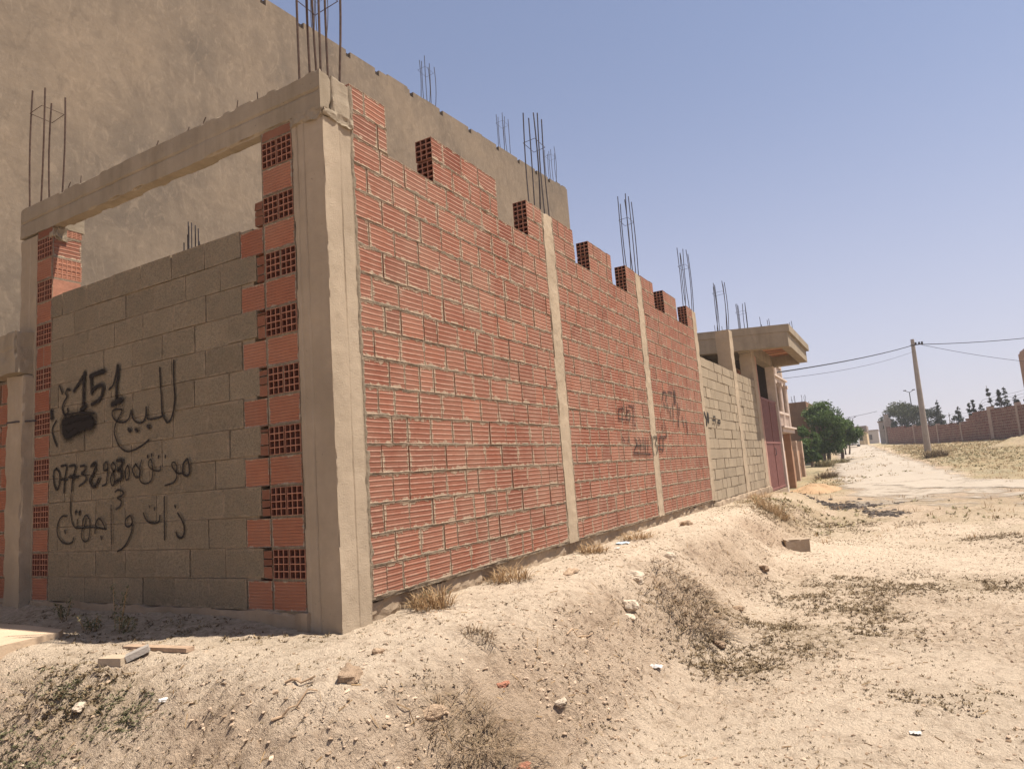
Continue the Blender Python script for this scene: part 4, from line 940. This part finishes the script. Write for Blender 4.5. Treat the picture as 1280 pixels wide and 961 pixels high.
for x, y, h, w_, lab, ln, sp in (
    (5.0, 83, 4.9, .75, 'tallest dusty conifer right of the pole, above the low part of the far wall', 0, 1.2),
    (5.6, 80, 3.1, .4, 'spindly bare conifer next right of the tallest one', .1, .4),
    (5.75, 76, 2.6, .6, 'short bushy conifer before the far wall steps up', 0, .9),
    (6.0, 73, 3.45, .7, 'dense conifer at the foot of the far wall step', 0, 1.2),
    (6.45, 68, 3.5, .4, 'narrow conifer at the start of the high far wall', 0, .8),
    (6.9, 67, 3.7, .45, 'second narrow conifer on the high far wall, leaning left', -.25, .8),
    (7.2, 67.5, 3.3, .4, 'low grey conifer beside the wide post of the far wall', 0, .6),
    (8.0, 66, 4.75, .25, 'thin leaning bare conifer, highest over the far wall', -.35, .6),
    (8.25, 65.5, 4.3, .55, 'left one of the two full conifers over the high far wall', .05, 1.3),
    (8.75, 65, 4.4, .65, 'right one of the two full conifers over the high far wall', -.1, 1.4),
    (9.3, 65, 3.6, .8, 'broad low conifer between the full pair and the right edge', 0, 1.1),
    (9.75, 63.5, 3.7, .5, 'small conifer nearest the brick building at the right edge', .05, 1.0)):
    f = 1.0; conifer(x*f-.9, y, (h-gz(x, y)*.35)*.86, w_*1.15, lab, ln, sp)

def blades(cx, cy, n, h, rad_, lean=.6, wid=.004, z=None):
    """a tuft of arching dry stems: each a bent strip of two quads"""
    a = NPR.uniform(0, 6.283, n); r0 = rad_*np.sqrt(NPR.random(n))*.75; x0, y0 = cx+r0*np.cos(a), cy+r0*np.sin(a)
    z0 = np.full(n, z) if z is not None else gzs(x0, y0)-.006
    hh = h*NPR.uniform(.25, 1.1, n)*(1-.45*(r0/rad_)**2); a2 = a+NPR.normal(0, 1.3, n); ln = rad_*lean*NPR.uniform(.1, 1.2, n)**1.3
    dx, dy = np.cos(a2)*ln, np.sin(a2)*ln; px, py = -np.sin(a2), np.cos(a2); wv = wid*NPR.uniform(.6, 1.5, n)
    P0 = np.stack([x0, y0, z0], 1); P1 = np.stack([x0+dx*.4, y0+dy*.4, z0+hh*.65], 1); P2 = np.stack([x0+dx, y0+dy, z0+hh*NPR.uniform(.7, 1.05, n)], 1)
    W_ = np.stack([px*wv, py*wv, 0*wv], 1)
    co = np.stack([P0-W_, P0+W_, P1-W_*.8, P1+W_*.8, P2-W_*.25, P2+W_*.25], 1).reshape(-1, 3)
    b = np.arange(n)[:, None]*6
    q = np.concatenate([b+np.array([[0, 1, 3, 2]]), b+np.array([[2, 3, 5, 4]])], 0)
    tint = NPR.random(n); return co, q, np.concatenate([tint, tint])
def join(parts):
    cs, qs, ts, n = [], [], [], 0
    for c, q, t in parts: cs.append(c); qs.append(q+n); ts.append(t); n += len(c)
    return np.concatenate(cs), np.concatenate(qs), np.concatenate(ts)
def rosette(X, Y, size, nl=8, flat=.5, Z=None):
    """small ground weeds: nl leaf quads fanning out of each point"""
    n = len(X); Z = gzs(X, Y) if Z is None else Z
    a = NPR.uniform(0, 6.283, (n, nl)); el = NPR.uniform(.1, 1.3, (n, nl))*(1-flat*.5); L = (size*NPR.uniform(.5, 1.4, n))[:, None]*NPR.uniform(.5, 1.2, (n, nl))
    d = np.stack([np.cos(a)*np.cos(el), np.sin(a)*np.cos(el), np.sin(el)], -1); s_ = np.stack([-np.sin(a), np.cos(a), NPR.normal(0, .4, (n, nl))], -1)
    P = np.stack([X, Y, Z-.004], -1)[:, None, :]+d*(L*.15)[..., None]; wv = (L*.2)[..., None]
    co = np.stack([P, P+d*(L*.55)[..., None]+s_*wv, P+d*L[..., None], P+d*(L*.55)[..., None]-s_*wv], 2).reshape(-1, 3)
    return co, np.arange(n*nl*4).reshape(-1, 4), np.repeat(np.clip(NPR.normal(.5, .28, n), 0, 1), nl)
def scatter(n, box, dens):
    x = NPR.uniform(box[0], box[1], n); y = NPR.uniform(box[2], box[3], n); k = NPR.random(n) < dens(x, y); k &= ~((x < XW+.03) & (y > YF-.05)); return x[k], y[k]
sl_ = lambda x, y: np.clip(4*mound(x, y)*(1-mound(x, y)), 0, 1)
M['verge'] = mat_tint('verge_scrub', (.16, .145, .075), (.40, .33, .19))
# sparse olive weeds over the whole plot
x, y = scatter(260000, (-6.5, 3.2, 1.8, 16), lambda x, y: np.clip(weedy_shade(x, y)*(y > 1.8)*np.clip(fbm(x*2.6, y*2.6, 0, 61, 3)+.42, 0, 1)*np.where((x < -3.1) & (y > 2.7), .1, 1)+.30*sl_(x, y)*np.clip(fbm(x*3, y*3, 0, 67, 2)+.3, 0, 1)+.15*np.clip(fbm(x*2, y*2, 0, 68, 3)+.4, 0, 1), 0, 1)*np.clip(7/(y+1), .3, 1))
co, q, t = rosette(x, y, .014+.012*weedy_shade(x, y), 8)
tag(arrmesh('ground_weeds', co, q, M['weed'], None, None, False, {'tint': t}), kind='stuff')
x, y = scatter(30000, (-5.2, -3.2, 1.8, 2.62), lambda x, y: np.clip((np.exp(-((x+4.48)/.28)**2-((y-2.27)/.06)**2)+.8*np.exp(-((x+4.05)/.35)**2-((y-2.29)/.07)**2)+.6*np.exp(-((x+3.8)/.2)**2-((y-2.22)/.06)**2)+.5*np.exp(-((x+4.3)/.4)**2-((y-1.98)/.1)**2))*np.clip(fbm(x*4, y*4, 0, 62, 3)+.5, 0, 1), 0, 1))
co, q, t = rosette(x, y, .014, 9); tag(arrmesh('creeping_weeds', co, q, M['weed_green'], None, None, False, {'tint': t}), kind='stuff')
# dry grass on the bank, by the wall foot and on the far verges
x, y = scatter(16000, (-5.0, -.9, 1.8, 16), lambda x, y: np.clip(.5*sl_(x, y)*np.clip(fbm(x*1.8, y*1.8, 0, 63, 3)+.25, 0, 1), 0, 1))
parts = [blades(a, b, 8, RND.uniform(.012, .05), .045, .9, .0018) for a, b in zip(x, y)]
tag(arrmesh('bank_grass', *join(parts)[:2], M['weed'], None, None, False, {'tint': join(parts)[2]} if False else None), kind='stuff') if False else None
J = join(parts); tag(arrmesh('bank_grass', J[0], J[1], M['twig'], None, None, False, {'tint': J[2]}), kind='stuff')
x, y = scatter(26000, (-8, 14, 12, 80), lambda x, y: np.clip(weedy_shade(x, y)*.5+.6*dry_(x, y), 0, 1)*.55)
parts = [blades(a, b, 9, RND.uniform(.05, .15)*(1+.008*b), .13, .8, .005, gz(a, b)-.02) for a, b in zip(x, y)]
J = join(parts); tag(arrmesh('verge_grass', J[0], J[1], M['straw'], None, None, False, {'tint': J[2]}), kind='stuff')
x, y = scatter(40000, (-8, 14, 12, 80), lambda x, y: np.clip(weedy_shade(x, y)+.12*(fbm(x*.5, y*.5, 0, 71, 3) > .1)*(np.abs(x-.2-(-.1*(y-30))*(y > 30)) > 1.5), 0, 1)*.5)
k_ = dry_(x, y) > RND.random()*.3; x, y = x[k_], y[k_]; co, q, t = rosette(x, y, .07, 9, .3, tz(x, y)); tag(arrmesh('verge_weeds', co, q, M['verge'], None, None, False, {'tint': t}), kind='stuff')
# gravel: small stones and clods, one mass
ICO = None
def stones(X, Y, R_, flat=.7, Z=None):
    t_ = (1+5**.5)/2
    V = np.array([(-1, t_, 0), (1, t_, 0), (-1, -t_, 0), (1, -t_, 0), (0, -1, t_), (0, 1, t_), (0, -1, -t_), (0, 1, -t_), (t_, 0, -1), (t_, 0, 1), (-t_, 0, -1), (-t_, 0, 1)])/math.hypot(1, t_)
    F = np.array([(0, 11, 5), (0, 5, 1), (0, 1, 7), (0, 7, 10), (0, 10, 11), (1, 5, 9), (5, 11, 4), (11, 10, 2), (10, 7, 6), (7, 1, 8), (3, 9, 4), (3, 4, 2), (3, 2, 6), (3, 6, 8), (3, 8, 9), (4, 9, 5), (2, 4, 11), (6, 2, 10), (8, 6, 7), (9, 8, 1)])
    n = len(X); Z = gzs(X, Y) if Z is None else Z
    P = V[None]*(1+.28*NPR.normal(size=(n, 12, 1)))*R_[:, None, None]*np.stack([NPR.uniform(.7, 1.5, n), NPR.uniform(.7, 1.5, n), flat*NPR.uniform(.6, 1.2, n)], 1)[:, None, :]
    a = NPR.uniform(0, 6.283, n); c, s_ = np.cos(a)[:, None], np.sin(a)[:, None]
    P = np.stack([P[..., 0]*c-P[..., 1]*s_, P[..., 0]*s_+P[..., 1]*c, P[..., 2]], -1)+np.stack([X, Y, Z+R_*flat*.25], -1)[:, None, :]
    q = (F[None]+np.arange(n)[:, None, None]*12).reshape(-1, 3)
    return P.reshape(-1, 3), q, np.repeat(np.clip(NPR.normal(.42, .24, n), 0, 1), 20)
x, y = scatter(240000, (-6.5, 3.0, 1.8, 12), lambda x, y: np.clip((.10+.55*soil(x, y))*np.clip(.45+.8*vnoise(x*1.6, y*1.6, 0, 66), .05, 1), 0, 1)*np.clip(5/(y+.6), .2, 1))
co, q, t = stones(x, y, .003+.011*NPR.random(len(x))**4)
tag(arrmesh('gravel', co, q, M['stone'], None, None, False, {'tint': t}), kind='stuff')
# strewn twigs and straw litter
x, y = scatter(3600, (-4.5, 1.5, 1.9, 9), lambda x, y: np.clip(.5*sl_(x, y)+.06, 0, 1)); n = len(x)
a = NPR.uniform(0, 6.283, n); L = NPR.uniform(.01, .035, n); z = gzs(x, y)
E0 = np.stack([x-np.cos(a)*L, y-np.sin(a)*L, gzs(x-np.cos(a)*L, y-np.sin(a)*L)+.004], 1); E1 = np.stack([x+np.cos(a)*L, y+np.sin(a)*L, gzs(x+np.cos(a)*L, y+np.sin(a)*L)+.006], 1)
Wv = np.stack([-np.sin(a), np.cos(a), 0*a], 1)*.0022; Zv = np.array([[0, 0, .005]])
co = np.stack([E0-Wv, E1-Wv, E1+Zv, E0+Zv, E0+Wv, E1+Wv], 1).reshape(-1, 3); b = np.arange(n)[:, None]*6
q = np.concatenate([b+np.array([[0, 1, 2, 3]]), b+np.array([[3, 2, 5, 4]])], 0); tt = NPR.random(n)
tag(arrmesh('straw_litter', co, q, M['straw'], None, None, False, {'tint': np.concatenate([tt, tt])}), kind='stuff')

# bushes and weeds one can point to
def bush(name, x, y, h, r_, n, mat, label, group='dry tufts along the wall and bank', lf=0, wid=.0028):
    co, q, t = blades(x, y, n, h, r_, 1.0, wid)
    t_ = thing(name, label, 'weed' if 'weed' in name else 'bush', (x, y, float(gzs(x, y))), group)
    arrmesh('stems', co, q, mat, t_, None, False, {'tint': t})
    if lf:
        z = float(gzs(x, y)); co, q, t = leaves([(x, y, z+h*.35), (x+r_*.4, y, z+h*.3), (x-r_*.4, y+r_*.2, z+h*.3)], [r_*.6, r_*.45, r_*.45], lf, .022, .7, .2)
        arrmesh('foliage', co, q, M['weed_green'] if 'green' in label else M['weed'], t_, None, False, {'tint': t})
    return t_
bush('dry_bush', -3.06, 4.10, .19, .2, 300, M['straw'], 'dry straw bush with a green foot at the base of the first brick bay', lf=60)
bush('dry_bush', -3.05, 5.20, .16, .24, 260, M['straw'], 'reddish dry bush against the wall midway along the first brick bay')
bush('dry_bush', -3.02, 7.0, .13, .2, 260, M['straw'], 'low dry tuft at the foot of the second concrete post')
bush('dry_bush', -2.98, 8.3, .12, .25, 260, M['straw'], 'pale dry tuft under the second brick bay')
bush('dry_bush', -1.93, 2.88, .075, .30, 800, M['twig'], 'wiry brown bush low on the bank nearest the camera', lf=160, wid=.0014)
bush('dry_bush', -2.35, 3.6, .06, .14, 200, M['twig'], 'small scrubby tuft halfway down the bank below the corner', lf=60, wid=.002)
bush('dry_bush', -1.85, 6.3, .10, .42, 700, M['twig'], 'wide brown bush at the toe of the bank', lf=160)
bush('dry_bush', -2.1, 6.95, .08, .36, 420, M['twig'], 'brown bush higher on the bank above the wide one', lf=90)
bush('dry_bush', -2.3, 14.2, .28, .4, 500, M['straw'], 'rusty dry bush at the far end of the bank')
bush('dry_bush', -2.9, 16.6, .18, .35, 260, M['straw'], 'low dry bush by the pale block wall')
bush('dry_bush', 1.75, 44.5, .55, .8, 420, M['weed'], 'dusty grey bush in front of the utility pole', lf=120, wid=.012)
bush('dry_bush', -2.75, 31.4, .35, .55, 300, M['weed'], 'low green-grey bush on the verge left of the road', lf=120, wid=.01)
bush('dry_bush', -3.75, 42.6, .5, .7, 380, M['verge'], 'pale dry grass clump at the foot of the big green tree', lf=0, wid=.01)
bush('dry_bush', -3.1, 46.0, .4, .6, 320, M['verge'], 'pale dry grass clump on the road edge right of the big green tree', lf=0, wid=.01)
def stalk(x, y, h, label, n=4):
    z = float(gzs(x, y)); t_ = thing('tall_weed', label, 'weed', (x, y, z), 'weeds in front of the block front'); rr = random.Random(int(x*1000))
    mb = MB(); C, Rr = [], []
    for i in range(n):
        dx, dy = rr.uniform(-.12, .12), rr.uniform(-.06, .06); hh = h*rr.uniform(.5, 1)
        mb.tube([(x+dx*.3, y+dy*.3, z-.02), (x+dx*.7, y+dy*.7, z+hh*.5), (x+dx, y+dy, z+hh)], .003, 4)
        for u in np.linspace(.25, 1, 7): C.append((x+dx*u, y+dy*u, z+hh*u)); Rr.append(.028)
    mb.build('stem', M['straw'], t_); crown('foliage', t_, C, Rr, 34*n, .028, M['weed_green'], shell=.2)
stalk(-5.02, 2.98, .32, 'tallest leafy weed standing in the shade before the painted blocks', 3)
stalk(-5.25, 2.93, .13, 'pale low weed beside the end of the concrete slab', 5)
stalk(-4.85, 2.90, .12, 'low weed right of the tallest one, by the shadow edge', 4)
stalk(-5.95, 3.1, .2, 'weed behind the concrete slab at the left edge', 4)
# ---------------------------------------------------------------- stones and rubbish
def rock(name, x, y, sx, sy, sz, mat, label, cat='stone', rot=0, seed=0, group=None, tilt=0, sink=.25, cuts=7, amp=.12):
    z = float(gzs(x, y)); n = cuts
    g = np.linspace(-1, 1, n+1); cs, qs, k = [], [], 0
    for ax in range(3):
        for sg in (-1, 1):
            A, B = np.meshgrid(g, g); P = np.zeros(A.shape+(3,)); P[..., ax] = sg; P[..., (ax+1) % 3] = A*sg; P[..., (ax+2) % 3] = B
            idx = np.arange((n+1)**2).reshape(n+1, n+1)+k; k += (n+1)**2; cs.append(P.reshape(-1, 3)); qs.append(np.stack([idx[:-1, :-1], idx[:-1, 1:], idx[1:, 1:], idx[1:, :-1]], -1).reshape(-1, 4))
    P = np.concatenate(cs); r0 = np.linalg.norm(P, axis=1, keepdims=True); P = P/(r0**.62)
    P = P*(1+2.2*amp*fbm(P[:, 0]*1.3+seed, P[:, 1]*1.3, P[:, 2]*1.3, 400+seed, 4))[:, None]*np.array([sx, sy, sz])/2
    c, s_ = math.cos(rot), math.sin(rot); ct, st = math.cos(tilt), math.sin(tilt)
    P = np.stack([P[:, 0]*ct-P[:, 2]*st, P[:, 1], P[:, 0]*st+P[:, 2]*ct], 1)
    P = np.stack([P[:, 0]*c-P[:, 1]*s_+x, P[:, 0]*s_+P[:, 1]*c+y, P[:, 2]+z+sz*(.5-sink)], 1)
    return tag(arrmesh(name, P, np.concatenate(qs), mat, None, None, False), label, cat, group)
M['limestone'] = mat_plain('pale_limestone', (.54, .44, .33), .95, .2, 20, .01)
M['tan_stone'] = mat_plain('tan_stone', (.42, .30, .20), .95, .25, 20, .012)
M['brown_stone'] = mat_plain('brown_stone', (.32, .225, .15), .95, .25, 20, .012)
M['plastic'] = mat_plain('white_litter', (.56, .53, .49), .5, .08, 20)
M['redbit'] = mat_plain('brick_crumbs', (.42, .19, .12), .95, .2, 20, .01)
RK = (
 (-2.45, 2.60, .15, .10, .07, 'brown_stone', 'brown stone with a dark shadow on the brow of the bank below the corner'),
 (-2.09, 2.76, .13, .05, .06, 'tan_stone', 'leaning tan flake of stone in the middle of the bank'),
 (-2.07, 5.48, .13, .10, .10, 'limestone', 'largest white stone lying on the bank'),
 (-2.03, 5.30, .09, .07, .06, 'limestone', 'small white stone touching the largest white one'),
 (-2.27, 6.16, .20, .13, .11, 'limestone', 'pale rough rock higher on the bank, behind the white stones'),
 (-2.33, 7.42, .14, .1, .09, 'limestone', 'pale stone near the top of the bank beyond the pale rough rock'),
 (-2.8, 9.9, .22, .14, .1, 'tan_stone', 'tan stone on the bench below the third brick bay'),
 (-1.54, 6.1, .17, .09, .06, 'brown_stone', 'dark flat stone on the bare ground at the toe of the bank'),
 (-1.62, 7.3, .22, .08, .05, 'tan_stone', 'long pale stone by the toe of the bank, next to the wide brown bush'),
 (-1.66, 9.1, .2, .12, .09, 'brown_stone', 'dark stone on the flat ground left of the scrub patch'),
 (-1.82, 3.58, .06, .05, .035, 'limestone', 'small pale pebble low on the bank'),
 (-2.58, 2.95, .07, .05, .04, 'tan_stone', 'small tan stone on the sunlit bench just below the corner'),
 (-4.1, 2.23, .10, .06, .04, 'limestone', 'pale angular chip among the creeping weeds'),
 (-3.5, 2.33, .06, .035, .02, 'plastic', 'thin white scrap of litter left of the bank'),
 (-2.05, 3.35, .07, .05, .03, 'redbit', 'reddish brick crumb on the middle of the bank'),
 (-1.76, 3.02, .07, .05, .03, 'redbit', 'reddish brick crumb low on the bank'),
 (-2.66, 5.6, .17, .1, .05, 'tan_stone', 'flat tan stone on the bench under the first brick bay'))
for i, (x, y, a, b, c, m_, lab) in enumerate(RK):
    rock('stone' if m_ not in ('plastic', 'redbit') else ('litter' if m_ == 'plastic' else 'brick_crumb'), x, y, a, b, c, M[m_], lab, 'stone' if m_ not in ('plastic', 'redbit') else ('litter' if m_ == 'plastic' else 'brick piece'), RND.uniform(0, 3), i, 'loose stones on the ground', RND.uniform(-.3, .3))
# cinder block lying by itself on the flat ground
z = float(gzs(-1.62, 11.95)); cb = rough_box('concrete_block', -1.80, -1.44, 11.85, 12.07, z-.03, z+.17, mat_concrete('old_block', (.36, .28, .2), .4, 60), None, .02, .006, 9, None, 40, .03, .35)
tag(cb, 'single weathered concrete block lying on the bare ground beyond the bank', 'block')
# slab, broken slab pieces and plank before the block front
mb = MB(); P = [(-6.5, 1.8), (-5.25, 1.83), (-5.27, 2.45), (-5.29, 2.73), (-5.37, 2.80), (-5.9, 2.83), (-6.5, 2.82)]; prism(mb, P, -1.1, -.855); sb = mb.build('concrete_slab', M['dirt_slab'] if 'dirt_slab' in M else mat_concrete('dusty_slab', (.52, .39, .27), .2, 50), None)
bv = sb.modifiers.new('worn_edges', 'BEVEL'); bv.width = .012; bv.segments = 2
tag(sb, 'thick dusty concrete slab lying flat at the left edge', 'slab')
def chunk(name, cx, cy, L, W_, H, rot, tilt, label, mat, dz=0):
    z = float(gzs(cx, cy))+dz; mb = MB(); P = [(-.5, -.5), (.48, -.42), (.5, .38), (.1, .52), (-.46, .44)]
    top = []; bot = []
    for a, b in P:
        v = Vector((a*L, b*W_, 0)); ct, st = math.cos(tilt), math.sin(tilt)
        for hh, lst in ((0, bot), (H, top)):
            x, y, zz = v.x*ct-hh*st, v.y, v.x*st+hh*ct; c, s_ = math.cos(rot), math.sin(rot); lst.append((cx+x*c-y*s_, cy+x*s_+y*c, z+zz-.01+abs(st)*L*.5))
    mb.poly(bot[::-1]); mb.poly(top)
    for i in range(5): mb.poly([bot[i], bot[(i+1) % 5], top[(i+1) % 5], top[i]])
    o = mb.build(name, mat, None); bv = o.modifiers.new('worn_edges', 'BEVEL'); bv.width = .005; bv.segments = 2
    return tag(o, label, 'rubble', 'broken slab pieces before the block front')
M['chunk'] = mat_concrete('broken_slab', (.42, .33, .235), .2, 60)
chunk('slab_fragment', -4.22, 2.50, .17, .10, .045, .2, 0, 'flat broken slab piece lying below the leaning one', M['chunk'])
chunk('slab_fragment', -4.13, 2.585, .13, .085, .035, 1.0, .32, 'grey broken slab piece leaning up at an angle', mat_concrete('grey_fragment', (.33, .29, .25), .2, 60), .0)
mb = MB(); c = (-4.12, 2.70); mb.box(c[0]-.27, c[0]+.27, c[1]-.03, c[1]+.03, -.905, -.88, rot=.12, org=(c[0], c[1], 0)); tag(mb.build('plank', mat_plain('grey_plank', (.36, .25, .17), .9, .2, 20, .004), None), 'narrow plank half in shadow behind the broken slab pieces', 'plank')
def stick(x, y, L, a, r_, label):
    mb = MB(); P = [];
    for i in range(6):
        u = i/5-.5; px, py = x+math.cos(a)*L*u, y+math.sin(a)*L*u+.01*math.sin(i*1.7); P.append((px, py, float(gzs(px, py))+.012+.01*RND.random()))
    mb.tube(P, r_, 6, r_*.6); tag(mb.build('stick', M['bark2'], None), label, 'stick', 'sticks on the bank')
M['bark2'] = mat_plain('weathered_stick', (.36, .25, .16), .9, .25, 30)
stick(-2.66, 2.47, .16, .25, .008, 'short thick stick on the brow of the bank, left of the brown stone')
stick(-2.55, 2.33, .2, .9, .006, 'slanting stick lower down the bank, below the short thick one')
stick(-2.05, 4.4, .3, 1.4, .006, 'thin stick lying across the middle of the bank')
stick(1.0, 6.2, .7, -.5, .012, 'long grey branch at the right edge of the open ground')
def scrap(x, y, s_, mat, label, n=5):
    z = float(gzs(x, y)); g = np.linspace(-1, 1, n+3); A, B = np.meshgrid(g, g); rr = 1-.25*np.abs(vnoise(A*2+x, B*2+y, 0, 500))
    X = x+A*s_*rr; Y = y+B*s_*.7*rr; Z = z+.006+s_*.35*np.abs(fbm(A*1.6+x*3, B*1.6+y*3, 0, 501, 3))*(1-.3*(A*A+B*B)/2)
    o = gridmesh('litter', X, Y, Z, mat, None, {}, False); md = o.modifiers.new('thickness', 'SOLIDIFY'); md.thickness = .002
    tag(o, label, 'litter', 'litter')
scrap(-1.74, 4.98, .055, M['plastic'], 'crumpled white plastic at the toe of the bank')
scrap(-.12, 4.60, .032, M['plastic'], 'curved white shard alone on the bare ground near the camera')
scrap(-3.0, 7.85, .08, mat_plain('pale_blue_plastic', (.50, .60, .66), .5, .1, 9), 'pale blue plastic bag against the wall foot under the second brick bay')
scrap(-2.86, 7.3, .035, M['plastic'], 'small white litter beside the pale blue bag')
# burnt rubbish heap and sand pile by the gate
def heap(name, x, y, r_, h, mat, label, seed, sq=.7):
    a = np.linspace(0, 6.283, 49); rr = np.linspace(0, 1, 16); R2, A2 = np.meshgrid(rr, a, indexing='ij'); e = 1+.25*vnoise(np.cos(A2)*2, np.sin(A2)*2, 0, 600+seed)
    X = x+np.cos(A2)*R2*r_*e; Y = y+np.sin(A2)*R2*r_*e/sq; Z = tz(X, Y)-.03+h*(np.cos(np.minimum(R2, 1)*math.pi)*.5+.5)*(1+.35*fbm(X*3, Y*3, 0, 610+seed, 3))
    return tag(gridmesh(name, X, Y, Z, mat, None, {'rough_soil': 0*X+.9, 'dry_grass': np.clip(.75+.4*fbm(X*.8, Y*.8, 0, 98, 3), 0, 1), 'weedy_shade': np.clip(.35+.5*fbm(X, Y, 0, 99, 3), 0, 1)}, True), label, 'heap')
heap('sand_pile', -2.55, 25.0, 1.0, .24, mat_plain('orange_sand', (.38, .25, .145), .97, .12, 12, .01), 'low heap of orange sand past the gate post', 1, .6)
def burnt(x, y, sx, sy, n, label):
    X = NPR.normal(x, sx, n); Y = NPR.normal(y, sy, n); co, q, t = stones(X, Y, .012+.05*NPR.random(n)**2.5, .5, tz(X, Y)-.005)
    return tag(arrmesh('ash_heap', co, q, M['burnt'], None, None, False, {'tint': t}), label, 'ash heap', 'burnt rubbish')
M['burnt'] = mat_tint('burnt_rubbish', (.03, .025, .022), (.14, .11, .09))
burnt(-1.35, 19.6, .40, .42, 900, 'black burnt patch of rubbish in the scrub before the gate')
burnt(-.45, 17.4, .22, .3, 320, 'small dark burnt patch right of the bigger one')
heap('earth_mound', 7.6, 49, 3.4, .55, M['dirt'], 'long low mound of rubble and earth in front of the far wall', 4, .8)
# bundle of wire and stirrups standing inside the shell
wb = thing('wire_bundle', 'tangled bundle of stirrups and bars poking up behind the block infill', 'rebar bundle', (-6.22, 4.55, -.9))
mb = MB()
for i in range(9):
    z = 2.35+.4*RND.random(); x, y = -6.3+RND.uniform(-.05, .05), 4.5+RND.uniform(-.05, .05); s_ = .07; a = RND.uniform(-.25, .25)
    mb.tube([(x-s_, y-s_, z), (x+s_, y-s_, z+a*.1), (x+s_, y+s_, z), (x-s_, y+s_, z-a*.1), (x-s_, y-s_, z)], .004, 4)
mb.build('stirrups', M['steel'], wb)
for i in range(9):
    x = -6.36+i*.035; rod('rebar', (x, 4.5, -.9), (x+RND.uniform(-.02, .02), 4.5, 2.78+RND.uniform(-.15, .2)), .006, wb, M['steel'], .02)
# the white car far down the road
car = thing('parked_car', 'small white van parked far down the road, just past the last roadside tree', 'van', (-4.95, 84, .1), None)
M['carwhite'] = mat_plain('white_car_paint', (.75, .74, .72), .35, .04, 3); M['glass'] = mat_plain('dark_glass', (.02, .022, .025), .1, .1, 3); M['tyre'] = mat_plain('tyre_rubber', (.03, .03, .03), .9, .1, 3)
cx_, cy_ = -4.6, 84.0; zc = gz(cx_, cy_)+.05
mb = MB()
def xsec(y, w_, z0, z1, tw): return [(cx_-w_, y, z0), (cx_+w_, y, z0), (cx_+w_, y, z0+(z1-z0)*.5), (cx_+tw, y, z1), (cx_-tw, y, z1), (cx_-w_, y, z0+(z1-z0)*.5)]
secs = [xsec(cy_, .80, zc+.25, zc+.95, .72), xsec(cy_+.15, .86, zc+.22, zc+1.05, .78), xsec(cy_+.9, .88, zc+.22, zc+1.15, .8), xsec(cy_+1.35, .88, zc+.22, zc+1.85, .72), xsec(cy_+3.6, .88, zc+.22, zc+1.9, .72), xsec(cy_+3.75, .84, zc+.25, zc+1.75, .68)]
for a, b in zip(secs[:-1], secs[1:]):
    for i in range(6): mb.poly([a[i], b[i], b[(i+1) % 6], a[(i+1) % 6]][::-1])
mb.poly(secs[0]); mb.poly(secs[-1][::-1]); mb.build('body', M['carwhite'], car)
mb = MB(); mb.poly([(cx_-.7, cy_+.93, zc+1.2), (cx_+.7, cy_+.93, zc+1.2), (cx_+.62, cy_+1.28, zc+1.76), (cx_-.62, cy_+1.28, zc+1.76)]); mb.build('windscreen', M['glass'], car)
for sx in (-1, 1):
    mb = MB(); mb.box(cx_+sx*.62-.12, cx_+sx*.62+.12, cy_-.02, cy_+.03, zc+.62, zc+.78); mb.build('headlight', M['glass'], car)
    for dy in (.7, 2.9):
        mb = MB(); mb.tube([(cx_+sx*.7, cy_+dy, zc+.28), (cx_+sx*.9, cy_+dy, zc+.28)], .3, 14); mb.build('wheel', M['tyre'], car)

# ---------------------------------------------------------------- summer haze over the whole place
hz = bpy.data.materials.new('haze_air'); hz.use_nodes = True; hn = hz.node_tree; hn.nodes.remove(hn.nodes['Principled BSDF'])
pv = hn.nodes.new('ShaderNodeVolumePrincipled'); pv.inputs['Color'].default_value = (.93, .93, .96, 1); pv.inputs['Density'].default_value = .0009; pv.inputs['Anisotropy'].default_value = .2
hn.links.new(pv.outputs[0], hn.nodes['Material Output'].inputs['Volume'])
mb = MB(); mb.box(-430, 430, -70, 720, -6, 14); tag(mb.build('haze', hz, None), kind='stuff')
